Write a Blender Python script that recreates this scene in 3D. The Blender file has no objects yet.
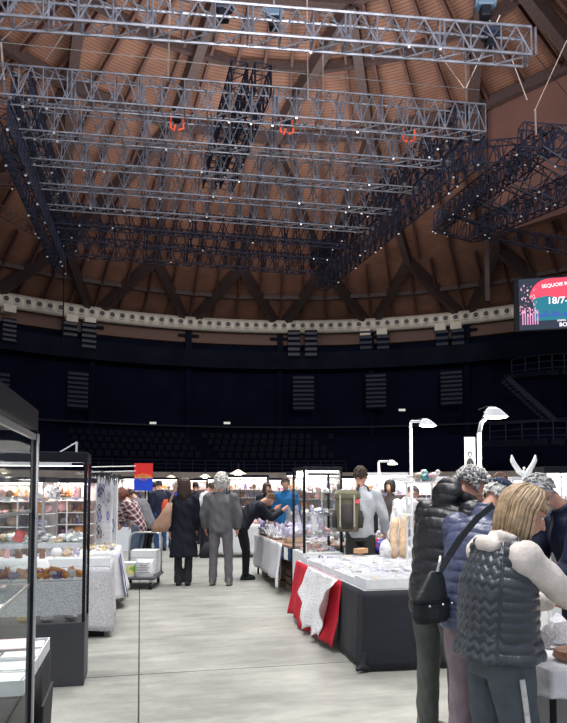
import bpy, bmesh, math, random
import numpy as np
from mathutils import Vector, Matrix
from math import sin, cos, pi, radians as R
random.seed(7); np.random.seed(7)
SC = bpy.context.scene
COL = SC.collection
# ------------------------------------------------------------------ camera, world, sun/lamps, exposure
F = 640.0; PITCH = R(3.2); CX = 283.5; CY = 490.0 - F*math.tan(PITCH); CH = 1.55
cam_d = bpy.data.cameras.new('camera'); cam = bpy.data.objects.new('camera', cam_d); COL.objects.link(cam)
cam.location = (0, 0, CH); cam.rotation_euler = (R(90)+PITCH, 0, 0)
cam_d.sensor_fit = 'HORIZONTAL'; cam_d.sensor_width = 36; cam_d.lens = F/567*36
cam_d.shift_y = (CY-361.5)/567; cam_d.clip_start = .05; cam_d.clip_end = 400
SC.camera = cam
w = bpy.data.worlds.new('world'); SC.world = w; w.use_nodes = True
w.node_tree.nodes['Background'].inputs[0].default_value = (.80, .85, 1, 1)
w.node_tree.nodes['Background'].inputs[1].default_value = .48
SC.view_settings.view_transform = 'Standard'; SC.view_settings.look = 'None'
SC.view_settings.gamma = 1; SC.view_settings.use_curve_mapping = False
SC.view_settings.exposure = 0.45
SC.cycles.transparent_max_bounces = 40; SC.cycles.max_bounces = 8
def area(name, loc, size, power, col=(1, 1, 1), rot=(0, 0, 0), spread=180, sy=None):
    d = bpy.data.lights.new(name, 'AREA'); d.energy = power; d.size = size; d.color = col
    if sy: d.shape = 'RECTANGLE'; d.size_y = sy
    d.spread = R(spread)
    o = bpy.data.objects.new(name, d); COL.objects.link(o); o.location = loc; o.rotation_euler = rot
    return o
# arena floodlights on the roof, aimed at the floor
area('flood_near', (-2, 3, 13.0), 5, 490, (1, .97, .93), spread=115)
area('flood_mid', (1, 12, 12.8), 6, 700, (1, .97, .93), spread=115)
area('flood_far', (2, 25, 12.8), 8, 1100, (1, .97, .93), spread=115)
# added fill light behind the camera, brightening the steelwork and the timber roof
area('fill_front', (3, -6, 9), 5, 2400, (1, .95, .92), rot=(R(122), 0, 0), spread=100)

# unseen area lights added above the hanging grid to brighten the timber roof
area('roof_fill_near', (-1, 18, 16.6), 12, 460, (1, .92, .86), rot=(R(180), 0, 0), spread=170)
area('roof_fill_far', (-1, 34, 15.8), 16, 2100, (1, .93, .88), rot=(R(165), 0, 0), spread=178)
# ------------------------------------------------------------------ helpers
def ray(px, py):
    x = (px-CX)/F; y = -(py-CY)/F
    return Vector((x, cos(PITCH)-y*sin(PITCH), sin(PITCH)+y*cos(PITCH)))
def at(px, py, Y):
    d = ray(px, py); return Vector((0, 0, CH)) + d*(Y/d.y)
def atz(px, py, z):
    d = ray(px, py); return Vector((0, 0, CH)) + d*((z-CH)/d.z)
def g(px, Y, z=0):
    p = at(px, 490, Y); return Vector((p.x, Y, z))
AY = R(12.6)
AX = Vector((cos(AY), sin(AY), 0)); AD = Vector((-sin(AY), cos(AY), 0))

def mat(name, col, rough=.6, metal=0, nscale=0, namt=.15, bump=0, bscale=None, emis=None, estr=0, spec=None, obj=True, sheen=0):
    m = bpy.data.materials.new(name); m.use_nodes = True
    nt = m.node_tree; b = nt.nodes['Principled BSDF']
    b.inputs['Base Color'].default_value = (*col, 1); b.inputs['Roughness'].default_value = rough
    b.inputs['Metallic'].default_value = metal
    if spec is not None: b.inputs['Specular IOR Level'].default_value = spec
    if sheen: b.inputs['Sheen Weight'].default_value = sheen
    tc = nt.nodes.new('ShaderNodeTexCoord')
    if nscale:
        n = nt.nodes.new('ShaderNodeTexNoise'); n.inputs['Scale'].default_value = nscale; n.inputs['Detail'].default_value = 4
        nt.links.new(tc.outputs['Object'], n.inputs['Vector'])
        r = nt.nodes.new('ShaderNodeValToRGB')
        r.color_ramp.elements[0].position = .3; r.color_ramp.elements[1].position = .7
        r.color_ramp.elements[0].color = (*[max(0, c*(1-namt)) for c in col], 1)
        r.color_ramp.elements[1].color = (*[min(1, c*(1+namt)) for c in col], 1)
        nt.links.new(n.outputs['Fac'], r.inputs[0]); nt.links.new(r.outputs[0], b.inputs['Base Color'])
    if bump:
        n2 = nt.nodes.new('ShaderNodeTexNoise'); n2.inputs['Scale'].default_value = bscale or 40; n2.inputs['Detail'].default_value = 3
        nt.links.new(tc.outputs['Object'], n2.inputs['Vector'])
        bp = nt.nodes.new('ShaderNodeBump'); bp.inputs['Strength'].default_value = bump; bp.inputs['Distance'].default_value = .02
        nt.links.new(n2.outputs['Fac'], bp.inputs['Height']); nt.links.new(bp.outputs[0], b.inputs['Normal'])
    if emis:
        b.inputs['Emission Color'].default_value = (*emis, 1); b.inputs['Emission Strength'].default_value = estr
    return m
def glass_mat(name, tint=(.97, .99, .98), gl=.5):
    m = bpy.data.materials.new(name); m.use_nodes = True; nt = m.node_tree
    nt.nodes.remove(nt.nodes['Principled BSDF']); out = nt.nodes['Material Output']
    t = nt.nodes.new('ShaderNodeBsdfTransparent'); t.inputs[0].default_value = (*tint, 1)
    gg = nt.nodes.new('ShaderNodeBsdfGlossy'); gg.inputs['Roughness'].default_value = .03
    lw = nt.nodes.new('ShaderNodeLayerWeight'); pw_ = nt.nodes.new('ShaderNodeMath'); pw_.operation = 'POWER'; pw_.inputs[1].default_value = 4; nt.links.new(lw.outputs['Facing'], pw_.inputs[0])
    fr = nt.nodes.new('ShaderNodeMath'); fr.operation = 'MULTIPLY_ADD'; fr.inputs[1].default_value = .35; fr.inputs[2].default_value = .035; nt.links.new(pw_.outputs[0], fr.inputs[0])
    mx = nt.nodes.new('ShaderNodeMixShader')
    nt.links.new(fr.outputs[0], mx.inputs[0]); nt.links.new(t.outputs[0], mx.inputs[1]); nt.links.new(gg.outputs[0], mx.inputs[2])
    nt.links.new(mx.outputs[0], out.inputs[0]); return m
def speck(name, c1, c2, scale, rough=.7):
    m = mat(name, c1, rough); nt = m.node_tree; b = nt.nodes['Principled BSDF']
    tc = nt.nodes.new('ShaderNodeTexCoord'); v = nt.nodes.new('ShaderNodeTexNoise'); v.inputs['Scale'].default_value = scale
    v.inputs['Detail'].default_value = 2
    r = nt.nodes.new('ShaderNodeValToRGB'); r.color_ramp.elements[0].position = .44; r.color_ramp.elements[1].position = .56
    r.color_ramp.elements[0].color = (*c1, 1); r.color_ramp.elements[1].color = (*c2, 1)
    nt.links.new(tc.outputs['Object'], v.inputs['Vector']); nt.links.new(v.outputs['Fac'], r.inputs[0]); nt.links.new(r.outputs[0], b.inputs['Base Color'])
    return m

class MB:
    def __init__(s): s.v = []; s.f = []
    def add(s, vs, fs):
        o = len(s.v); s.v += [tuple(v) for v in vs]; s.f += [tuple(i+o for i in f) for f in fs]; return s
    def box(s, c, d, rz=0, M=None):
        vs = [Vector((x*d[0]/2, y*d[1]/2, z*d[2]/2)) for z in (-1, 1) for y in (-1, 1) for x in (-1, 1)]
        if M is None: M = Matrix.Rotation(rz, 3, 'Z')
        vs = [M @ v + Vector(c) for v in vs]
        return s.add(vs, [(0, 2, 3, 1), (4, 5, 7, 6), (0, 1, 5, 4), (2, 6, 7, 3), (0, 4, 6, 2), (1, 3, 7, 5)])
    def box2(s, a, b):
        return s.box([(a[i]+b[i])/2 for i in range(3)], [abs(b[i]-a[i]) for i in range(3)])
    def beam(s, a, b, w, h):
        a = Vector(a); b = Vector(b); d = b-a; L = d.length; d.normalize()
        up = Vector((0, 0, 1)) if abs(d.z) < .95 else Vector((0, 1, 0))
        x = d.cross(up).normalized(); z = x.cross(d)
        M = Matrix((x, d, z)).transposed()
        return s.box((a+b)/2, (w, L, h), M=M)
    def tube(s, pts, r, n=6, cap=True):
        pts = [Vector(p) for p in pts]; m = len(pts); rs = r if hasattr(r, '__len__') else [r]*m
        vs = []; prev = None
        for i, p in enumerate(pts):
            t = (pts[min(i+1, m-1)]-pts[max(i-1, 0)])
            if t.length < 1e-9: t = Vector((0, 0, 1))
            t.normalize()
            if prev is None:
                u = Vector((0, 0, 1)) if abs(t.z) < .9 else Vector((1, 0, 0)); x = t.cross(u).normalized()
            else:
                x = prev - t*prev.dot(t)
                x = x.normalized() if x.length > 1e-6 else t.orthogonal().normalized()
            prev = x; y = t.cross(x)
            for k in range(n):
                a = 2*pi*k/n; vs.append(p+(x*cos(a)+y*sin(a))*rs[i])
        fs = [(i*n+k, i*n+(k+1) % n, (i+1)*n+(k+1) % n, (i+1)*n+k) for i in range(m-1) for k in range(n)]
        if cap: fs += [tuple(range(n-1, -1, -1)), tuple(range((m-1)*n, m*n))]
        return s.add(vs, fs)
    def ell(s, c, rad, M=None, n=12, m=8):
        c = Vector(c); M = M or Matrix.Identity(3)
        if not hasattr(rad, '__len__'): rad = (rad,)*3
        vs = [c+M@Vector((0, 0, rad[2]))]
        for i in range(1, m):
            th = pi*i/m
            for k in range(n):
                ph = 2*pi*k/n; vs.append(c+M@Vector((rad[0]*sin(th)*cos(ph), rad[1]*sin(th)*sin(ph), rad[2]*cos(th))))
        vs.append(c+M@Vector((0, 0, -rad[2]))); e = len(vs)-1
        fs = [(0, 1+k, 1+(k+1) % n) for k in range(n)]
        for i in range(m-2):
            for k in range(n):
                a = 1+i*n+k; b = 1+i*n+(k+1) % n; fs.append((a, a+n, b+n, b))
        fs += [(e, 1+(m-2)*n+(k+1) % n, 1+(m-2)*n+k) for k in range(n)]
        return s.add(vs, fs)
    def cap(s, a, b, ra, rb, n=12):
        a = Vector(a); b = Vector(b); L = (b-a).length
        if L < 1e-5: return s.ell(a, ra, n=n)
        pts = []; rs = []; d = (b-a)/L
        for t in (-.98, -.8, -.45, 0): pts.append(a+d*ra*t); rs.append(ra*math.sqrt(1-t*t))
        for t in (0, .45, .8, .98): pts.append(b+d*rb*t); rs.append(rb*math.sqrt(1-t*t))
        return s.tube(pts, rs, n)
    def loft(s, secs, n=24, cap=True):
        # secs: (center, rx, ry[, xdir, ydir])
        vs = []
        for q in secs:
            c = Vector(q[0]); xd = Vector(q[3]) if len(q) > 3 else Vector((1, 0, 0)); yd = Vector(q[4]) if len(q) > 4 else Vector((0, 1, 0))
            for k in range(n):
                a = 2*pi*k/n; vs.append(c+xd*q[1]*cos(a)+yd*q[2]*sin(a))
        m = len(secs)
        fs = [(i*n+k, i*n+(k+1) % n, (i+1)*n+(k+1) % n, (i+1)*n+k) for i in range(m-1) for k in range(n)]
        if cap: fs += [tuple(range(n-1, -1, -1)), tuple(range((m-1)*n, m*n))]
        return s.add(vs, fs)
    def mesh(s, name='mesh', smooth=False):
        me = bpy.data.meshes.new(name); me.from_pydata(s.v, [], s.f); me.update()
        if smooth: me.polygons.foreach_set('use_smooth', [True]*len(me.polygons))
        return me
    def build(s, name, m, parent=None, smooth=False, bevel=0, solid=0):
        me = s.mesh(name, smooth); me.materials.append(m)
        return link(name, me, parent, bevel, solid)
def link(name, me, parent=None, bevel=0, solid=0):
    o = bpy.data.objects.new(name, me); COL.objects.link(o)
    if parent: o.parent = parent
    if bevel:
        md = o.modifiers.new('bevel', 'BEVEL'); md.width = bevel; md.segments = 2; md.limit_method = 'ANGLE'
    if solid:
        md = o.modifiers.new('solid', 'SOLIDIFY'); md.thickness = solid
    return o
def tag(o, label=None, cat=None, group=None, kind=None):
    if label: o['label'] = label
    if cat: o['category'] = cat
    if group: o['group'] = group
    if kind: o['kind'] = kind
    return o
def empty(name, loc=(0, 0, 0), rz=0, label=None, cat=None, group=None, kind=None):
    o = bpy.data.objects.new(name, None); COL.objects.link(o); o.location = loc; o.rotation_euler = (0, 0, rz)
    o.empty_display_size = .1
    return tag(o, label, cat, group, kind)
def kids(o): return [c for c in list(COL.objects) if c.parent == o]
def copy_tree(o, loc=None, rz=None, label=None, group=None, parent=None):
    c = o.copy(); COL.objects.link(c)
    if parent: c.parent = parent
    if loc is not None: c.location = loc
    if rz is not None: c.rotation_euler = (0, 0, rz)
    if label: c['label'] = label
    if group: c['group'] = group
    for k in list(o.children): copy_tree(k, parent=c)
    return c
def remesh(mb, vox, smooth=3, factor=.5):
    me = mb.mesh('tmp'); o = bpy.data.objects.new('tmp', me); COL.objects.link(o)
    md = o.modifiers.new('r', 'REMESH'); md.mode = 'VOXEL'; md.voxel_size = vox; md.use_smooth_shade = True
    if smooth:
        sm = o.modifiers.new('s', 'SMOOTH'); sm.iterations = smooth; sm.factor = factor
    dg = bpy.context.evaluated_depsgraph_get(); dg.update()
    ev = o.evaluated_get(dg); nm = bpy.data.meshes.new_from_object(ev)
    bpy.data.objects.remove(o); bpy.data.meshes.remove(me)
    nm.polygons.foreach_set('use_smooth', [True]*len(nm.polygons))
    return nm
def verts_np(me):
    a = np.empty(len(me.vertices)*3); me.vertices.foreach_get('co', a); return a.reshape(-1, 3)
def norms_np(me):
    a = np.empty(len(me.vertices)*3); me.vertex_normals.foreach_get('vector', a); return a.reshape(-1, 3)
def set_verts(me, a): me.vertices.foreach_set('co', a.ravel()); me.update()

# ------------------------------------------------------------------ materials
M = {}
def setup():
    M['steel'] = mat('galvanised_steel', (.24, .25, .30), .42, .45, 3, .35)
    M['steel_dark'] = mat('shaded_truss_steel', (.022, .028, .055), .5, .35, 3, .3)  # darker copy of the truss steel, shade put into its colour
    M['clamp'] = mat('bright_clamp', (.8, .8, .82), .3, .5)
    M['wood_beam'] = mat('laminated_beam', (.055, .034, .033), .6, 0, 6, .25)
    M['purlin'] = mat('purlin_wood', (.075, .032, .026), .6, 0, 6, .25)
    M['bulkhead'] = mat('bulkhead_paint', (.13, .060, .048), .7, 0, .6, .12)
    M['duct'] = mat('duct_paint', (.72, .66, .56), .55, 0, 2, .08)
    M['nozzle'] = mat('nozzle_dark', (.03, .03, .035), .5)
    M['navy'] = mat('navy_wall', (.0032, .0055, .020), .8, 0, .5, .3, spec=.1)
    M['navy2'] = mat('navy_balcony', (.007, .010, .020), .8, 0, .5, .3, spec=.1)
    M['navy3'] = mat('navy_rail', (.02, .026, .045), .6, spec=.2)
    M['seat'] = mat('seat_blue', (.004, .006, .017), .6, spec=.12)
    M['louvre'] = mat('louvre_grey', (.05, .058, .08), .6)
    M['parapet'] = mat('parapet_cream', (.58, .50, .41), .7, 0, 1, .15)
    M['black'] = mat('black_powdercoat', (.008, .009, .014), .5, spec=.2)
    M['charcoal'] = mat('charcoal_panel', (.045, .046, .055), .5, 0, 3, .08)
    M['alu'] = mat('aluminium', (.55, .55, .55), .35, .8)
    M['white'] = mat('white_paint', (.82, .83, .84), .5)
    M['card'] = mat('white_card', (.74, .76, .79), .7, 0, 20, .05)
    M['polystyrene'] = mat('polystyrene', (.74, .76, .76), .8, 0, 30, .05)
    M['glass'] = glass_mat('case_glass')
    M['shelfglass'] = glass_mat('shelf_glass', (.90, .95, .93))
    M['led'] = mat('led_strip', (1, 1, 1), .5, emis=(1, .93, .88), estr=5)
    M['ledw'] = mat('lamp_lens', (1, 1, 1), .5, emis=(1, .92, .75), estr=14)
    M['backwhite'] = mat('display_back', (.66, .60, .56), .6, 0, 8, .06)
    M['pinkback'] = mat('display_back_pink', (.60, .46, .42), .6, 0, 8, .06)
    M['wood'] = mat('table_wood', (.22, .12, .075), .5, 0, 15, .3)
    M['crate'] = mat('pallet_wood', (.20, .13, .09), .8, 0, 15, .3)
    M['clothwhite'] = mat('white_cloth', (.62, .63, .65), .85, 0, 30, .05, .3, 30)
    M['lace'] = mat('lace_cloth', (.80, .80, .82), .9, 0, 60, .18, .9, 45)
    M['clothred'] = mat('red_cloth', (.50, .004, .022), .8, 0, 20, .12, .2, 25)
    M['clothblack'] = mat('black_cloth', (.010, .012, .020), .75, 0, 10, .12, .2, 20)
    M['clothgrey'] = mat('dark_grey_cloth', (.030, .031, .038), .8, 0, 10, .12, .2, 20)
    M['clothblue'] = mat('blue_cloth', (.012, .04, .28), .8)
    M['speck'] = speck('speckled_cloth', (.36, .37, .40), (.62, .62, .64), 120)
    M['s_white'] = mat('quartz', (.66, .65, .66), .3, 0, 30, .4)
    M['s_grey'] = mat('grey_rock', (.34, .33, .34), .5, 0, 20, .5)
    M['s_tan'] = mat('tan_rock', (.50, .36, .24), .5, 0, 22, .4)
    M['s_orange'] = mat('orange_calcite', (.62, .27, .08), .4, 0, 22, .35)
    M['s_brown'] = mat('brown_rock', (.22, .12, .08), .5, 0, 22, .4)
    M['s_purple'] = mat('amethyst', (.20, .15, .30), .25, 0, 25, .45)
    M['s_lilac'] = mat('pale_amethyst', (.44, .42, .54), .3, 0, 25, .35)
    M['s_blue'] = mat('blue_mineral', (.07, .07, .42), .3, 0, 22, .3)
    M['s_teal'] = mat('teal_mineral', (.12, .45, .38), .3, 0, 22, .3)
    M['s_pink'] = mat('rose_quartz', (.75, .42, .42), .3, 0, 22, .2)
    M['s_yellow'] = mat('yellow_mineral', (.72, .58, .20), .4, 0, 22, .25)
    M['s_black'] = mat('black_mineral', (.03, .03, .04), .25)
    M['skin'] = mat('skin', (.58, .30, .21), .5, 0, 12, .10)
    M['red'] = mat('red_print', (.75, .02, .015), .6)
    M['blue'] = mat('blue_print', (.01, .06, .62), .6)
    M['gold'] = mat('gold_print', (.80, .50, .12), .6)
setup()
def wood_roof():
    m = mat('roof_boards', (.3, .15, .1), .65); nt = m.node_tree; b = nt.nodes['Principled BSDF']
    tc = nt.nodes.new('ShaderNodeTexCoord'); mp_ = nt.nodes.new('ShaderNodeMapping'); mp_.inputs['Location'].default_value = (-1, -23, 0); mp_.inputs['Scale'].default_value = (1, 1, 0); nt.links.new(tc.outputs['Object'], mp_.inputs[0]); sp = nt.nodes.new('ShaderNodeVectorMath'); sp.operation = 'LENGTH'; nt.links.new(mp_.outputs[0], sp.inputs[0])
    mu = nt.nodes.new('ShaderNodeMath'); mu.operation = 'MULTIPLY'; mu.inputs[1].default_value = 5; nt.links.new(sp.outputs['Value'], mu.inputs[0])
    # boards run level across each facet: courses by distance from the crown
    fr = nt.nodes.new('ShaderNodeMath'); fr.operation = 'FRACT'; nt.links.new(mu.outputs[0], fr.inputs[0])
    rp = nt.nodes.new('ShaderNodeValToRGB'); rp.color_ramp.elements[0].color = (.055, .026, .020, 1); rp.color_ramp.elements[1].color = (.215, .105, .070, 1)
    rp.color_ramp.elements[0].position = .05; rp.color_ramp.elements[1].position = .32
    nt.links.new(fr.outputs[0], rp.inputs[0])
    n = nt.nodes.new('ShaderNodeTexNoise'); n.inputs['Scale'].default_value = .7; n.inputs['Detail'].default_value = 5
    nt.links.new(tc.outputs['Object'], n.inputs['Vector'])
    r2 = nt.nodes.new('ShaderNodeValToRGB'); r2.color_ramp.elements[0].color = (.68, .66, .66, 1); r2.color_ramp.elements[1].color = (1.1, 1.1, 1.1, 1)
    r2.color_ramp.elements[0].position = .3; r2.color_ramp.elements[1].position = .7
    nt.links.new(n.outputs['Fac'], r2.inputs[0])
    mx = nt.nodes.new('ShaderNodeMix'); mx.data_type = 'RGBA'; mx.blend_type = 'MULTIPLY'; mx.inputs[0].default_value = 1
    nt.links.new(rp.outputs[0], mx.inputs[6]); nt.links.new(r2.outputs[0], mx.inputs[7]); nt.links.new(mx.outputs[2], b.inputs['Base Color'])
    return m
def concrete():
    m = mat('concrete_floor', (.4, .4, .4), .42); nt = m.node_tree; b = nt.nodes['Principled BSDF']; b.inputs['Specular IOR Level'].default_value = .35
    tc = nt.nodes.new('ShaderNodeTexCoord')
    def nz(scale, det, lo, hi, p0=.3, p1=.7, stretch=None):
        n = nt.nodes.new('ShaderNodeTexNoise'); n.inputs['Scale'].default_value = scale; n.inputs['Detail'].default_value = det; n.inputs['Roughness'].default_value = .65
        if stretch:
            mp = nt.nodes.new('ShaderNodeMapping'); mp.inputs['Scale'].default_value = stretch; nt.links.new(tc.outputs['Object'], mp.inputs[0]); nt.links.new(mp.outputs[0], n.inputs['Vector'])
        else: nt.links.new(tc.outputs['Object'], n.inputs['Vector'])
        r = nt.nodes.new('ShaderNodeValToRGB'); r.color_ramp.elements[0].position = p0; r.color_ramp.elements[1].position = p1
        r.color_ramp.elements[0].color = (*lo, 1); r.color_ramp.elements[1].color = (*hi, 1); nt.links.new(n.outputs['Fac'], r.inputs[0]); return r.outputs[0]
    a = nz(.9, 8, (.235, .24, .222), (.40, .40, .375))
    c = nz(2.2, 6, (.76, .76, .75), (1.1, 1.1, 1.08), .35, .62, (.6, 2.2, 1))
    d = nz(14, 4, (.93, .93, .93), (1.03, 1.03, 1.03))
    def mul(x, y):
        mx = nt.nodes.new('ShaderNodeMix'); mx.data_type = 'RGBA'; mx.blend_type = 'MULTIPLY'; mx.inputs[0].default_value = 1
        nt.links.new(x, mx.inputs[6]); nt.links.new(y, mx.inputs[7]); return mx.outputs[2]
    nt.links.new(mul(mul(a, c), d), b.inputs['Base Color'])
    return m
M['roof'] = wood_roof(); M['floor'] = concrete()

# ------------------------------------------------------------------ setting
ARC = Vector((1.0, 23.0, 0)); N1 = 27; PH0 = R(4.6)
def rz_(r):
    pts = [(0, 29.2), (5, 28.9), (10.5, 28.0), (19, 25.2), (30, 20.4), (37, 16.9), (40, 15.4)]
    for (a, za), (b, zb) in zip(pts, pts[1:]):
        if r <= b: return za+(zb-za)*(r-a)/(b-a)
    return pts[-1][1]
def pol(r, ph, z=None): return Vector((ARC.x+r*sin(ph), ARC.y+r*cos(ph), rz_(r) if z is None else z))
mb = MB(); NS = 54
for j in range(40):
    pass
# concrete slabs, one floor; the joints are real gaps between bays
j0 = atz(138.5, 723, 0); floor = empty('floor', (j0.x, j0.y, 0), AY, kind='structure')
loc = lambda p: Matrix.Rotation(-AY, 3, 'Z') @ (Vector(p)-Vector((j0.x, j0.y, 0)))
yc = loc(atz(100, 677, 0)).y
mb = MB()
xs = [-36, -30, -24, -18, -12, -6, 0, 4.9, 10, 16, 22, 28, 34, 40]; ys = [yc+5.2*k for k in range(-2, 12)]
for x0, x1 in zip(xs, xs[1:]):
    for y0, y1 in zip(ys, ys[1:]):
        gx = .006
        mb.box2((x0+gx, y0+gx*1.3, -.12), (x1-gx, y1-gx*1.3, 0))
mb.build('slab', M['floor'], floor)
MB().box2((-36, ys[0], -.2), (40, ys[-1], -.06)).build('joint_filler', mat('joint_dark', (.16, .155, .145), .9), floor)

ceil = empty('ceiling', (0, 0, 0), 0, kind='structure')
rings = [5, 10.5, 19, 30, 37.6]
a0, a1 = -1.95, 1.95
mb = MB(); NSEG = 78
for i in range(NSEG+1):
    ph = a0+(a1-a0)*i/NSEG
    for r in rings: mb.v.append(tuple(pol(r, ph)+Vector((0, 0, .45))))
nr = len(rings)
for i in range(NSEG):
    for k in range(nr-1):
        a = i*nr+k; mb.f.append((a, a+1, a+nr+1, a+nr))
mb.build('roof_boards', M['roof'], ceil, solid=.2)
def vis(p):
    d = Vector(p)-Vector((0, 0, CH))
    if d.y < 8: return False
    return -.62 < d.x/d.y < .62 and d.z/d.y < 1.05
def nodes(r, n, off): return [pol(r, PH0+2*pi*(k+off)/n) for k in range(n)]
R0 = nodes(37, N1, .5); R1 = nodes(30, N1, 0); R2 = nodes(19, 18, .5); R3 = nodes(10.5, 9, .25)
def bm_(a, b, w_, h_, nm='beam'):
    if vis(a) or vis(b):
        dz = Vector((0, 0, -h_/2+.3)); MB().beam(a+dz, b+dz, w_, h_).build(nm, M['wood_beam'] if nm == 'beam' else M['purlin'], ceil)
for k in range(N1):
    bm_(R1[k], R0[k], .42, .95); bm_(R1[k], R0[k-1], .42, .95)
    pa = pol(33.6, PH0+2*pi*(k)/N1); pb = pol(33.6, PH0+2*pi*(k+1)/N1); bm_(pa, pb, .22, .35)
for k in range(18):
    ds = sorted(range(N1), key=lambda j: (R1[j]-R2[k]).length)[:2]
    for j in ds: bm_(R2[k], R1[j], .5, .9)
    bm_(R2[k], R2[(k+1) % 18], .4, .6)
    ds = sorted(range(9), key=lambda j: (R3[j]-R2[k]).length)[:1]
    for j in ds: bm_(R2[k], R3[j], .55, 1.0)
    pa = pol(14.2, PH0+2*pi*k/18); pb = pol(14.2, PH0+2*pi*(k+1)/18); bm_(pa, pb, .3, .5)
for k in range(9): bm_(R3[k], R3[(k+1) % 9], .4, .7)
cnt = 0; rest = MB()
for ra, rb, n in ((30.2, 37, 108), (19.2, 30, 72), (10.5, 19, 54)):
    for k in range(n):
        ph = PH0+2*pi*k/n; a = pol(ra, ph)+Vector((0, 0, .02)); b = pol(rb, ph)+Vector((0, 0, .02))
        if not (vis(a) and vis(b)): continue
        cnt += 1
        if cnt <= 98: MB().beam(a, b, .16, .35).build('purlin', M['purlin'], ceil)
        else: rest.beam(a, b, .16, .35)
if rest.v: tag(rest.build('purlin_row', M['purlin'], ceil), kind='stuff')
# smooth brown bulkhead dropping from the roof on the right
A_ = at(487, 95, 38.5); B_ = at(567, 50, 34.8); dirb = (B_-A_); dirb.z = 0; dirb.normalize()
mb = MB(); L = 18; e = A_+dirb*L; nn = Vector((-dirb.y, dirb.x, 0))*.5
z0a, z0b = at(487, 237, 38.5).z, at(487, 237, 38.5).z
zt = A_.z+1.5
mb.add([(A_.x, A_.y, z0a), (e.x, e.y, z0a), (e.x, e.y, zt), (A_.x, A_.y, zt), (A_.x+nn.x, A_.y+nn.y, z0a), (e.x+nn.x, e.y+nn.y, z0a), (e.x+nn.x, e.y+nn.y, zt), (A_.x+nn.x, A_.y+nn.y, zt)],
       [(0, 1, 2, 3), (5, 4, 7, 6), (4, 0, 3, 7), (1, 5, 6, 2), (3, 2, 6, 7), (4, 5, 1, 0)])
tag(mb.build('wall_bulkhead', M['bulkhead']), kind='structure')
MB().beam((A_.x-.3, A_.y-.2, 13), (A_.x-.3, A_.y-.2, zt), .28, .28).build('trim_1', M['wood_beam'])['kind'] = 'structure'

# curved back wall, balcony band, parapet
def arcwall(r, z0, z1, name, m, a=-1.75, b=1.75, th=.3, n=72):
    mb = MB()
    for i in range(n+1):
        ph = a+(b-a)*i/n
        for rr, z in ((r, z0), (r, z1), (r+th, z1), (r+th, z0)): mb.v.append(tuple(pol(rr, ph, z)))
    for i in range(n):
        for k in range(4): mb.f.append((i*4+k, i*4+(k+1) % 4, i*4+4+(k+1) % 4, i*4+4+k))
    mb.f += [(0, 1, 2, 3), (n*4+3, n*4+2, n*4+1, n*4)]
    return tag(mb.build(name, m), kind='structure')
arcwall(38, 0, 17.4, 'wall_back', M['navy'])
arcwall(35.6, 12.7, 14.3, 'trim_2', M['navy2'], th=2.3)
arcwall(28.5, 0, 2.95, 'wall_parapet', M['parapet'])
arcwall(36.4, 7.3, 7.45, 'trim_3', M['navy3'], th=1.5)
arcwall(37.2, 15.3, 16.6, 'trim_4', mat('cornice_brown', (.16, .09, .07), .7), th=.7)
# stepped terrace
steps = empty('wall_terrace', kind='structure')
mb = MB(); n = 60
for s_ in range(7):
    r0 = 28.8+s_*1.0; z1 = 2.6+.62*s_
    for i in range(n):
        p0 = -1.5+3.0*i/n; p1 = -1.5+3.0*(i+1)/n
        vs = [pol(r0, p0, 0), pol(r0, p1, 0), pol(r0+1, p1, 0), pol(r0+1, p0, 0)]
        vs += [v+Vector((0, 0, z1)) for v in vs]; mb.add(vs, [(0, 3, 2, 1), (4, 5, 6, 7), (0, 1, 5, 4), (1, 2, 6, 5), (2, 3, 7, 6), (3, 0, 4, 7)])
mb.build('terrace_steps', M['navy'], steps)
# seats: rows of dark blue plastic seats
def seat_proto():
    r_ = empty('stadium_seat', label='dark blue fixed seat in the lit-edged block of the far stand', cat='seat', group='seats in the far stand')
    MB().box((0, 0, .42), (.46, .42, .05)).build('seat', M['seat'], r_)
    MB().box((0, .2, .68), (.46, .04, .46), M=Matrix.Rotation(-.12, 3, 'X')).build('backrest', M['seat'], r_)
    return r_
sp = seat_proto(); first = True
for s_ in range(4):
    rr = 29.3+(s_+2)*1.0; z1 = 2.6+.62*(s_+2)
    ph = -.60
    i = 0
    while ph < .085:
        ph += .63/rr*1.05; i += 1
        if i % 17 in (0, 1): continue
        o = sp if first else copy_tree(sp); first = False
        o.location = pol(rr, ph, z1); o.rotation_euler = (0, 0, -ph); rn = ('front', 'second', 'third', 'back')[s_]; bn = 'left' if i < 17 else 'middle' if i < 34 else 'right'
        o['label'] = 'dark blue fixed seat in the %s row of the %s block of the far stand' % (rn, bn); o['group'] = 'seats in the %s row, %s block of the far stand' % (rn, bn)
# rail in front of the seats
def rail(name, r, z, a, b, hh, label, posts=10, m='navy3', t=.04):
    o = empty(name, pol(r, (a+b)/2, z), label=label, cat='railing'); c = pol(r, (a+b)/2, z)
    for k in range(3):
        MB().tube([pol(r, a+(b-a)*i/12, z+hh*(k+1)/3)-c for i in range(13)], t, 5).build('rail', M[m], o)
    for i in range(posts):
        p = pol(r, a+(b-a)*i/(posts-1), z)-c; MB().tube([p, p+Vector((0, 0, hh))], t, 5).build('post', M[m], o)
    return o
rail('railing', 29.0, 3.0, -.68, .14, .9, 'long dark railing along the front edge of the far seating block', 24)
# columns with brackets under the duct
for k in range(N1):
    ph = PH0+2*pi*(k+.5)/N1; p = pol(36.9, ph, 13.9)
    if not vis(p): continue
    o = empty('trim_%d' % (10+k), p, -ph, kind='structure')
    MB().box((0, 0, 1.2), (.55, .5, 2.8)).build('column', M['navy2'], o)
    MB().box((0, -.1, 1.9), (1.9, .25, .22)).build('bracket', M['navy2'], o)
    MB().box((0, 0, -7), (.5, .4, 12.5)).build('pilaster', M['navy'], o)
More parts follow.
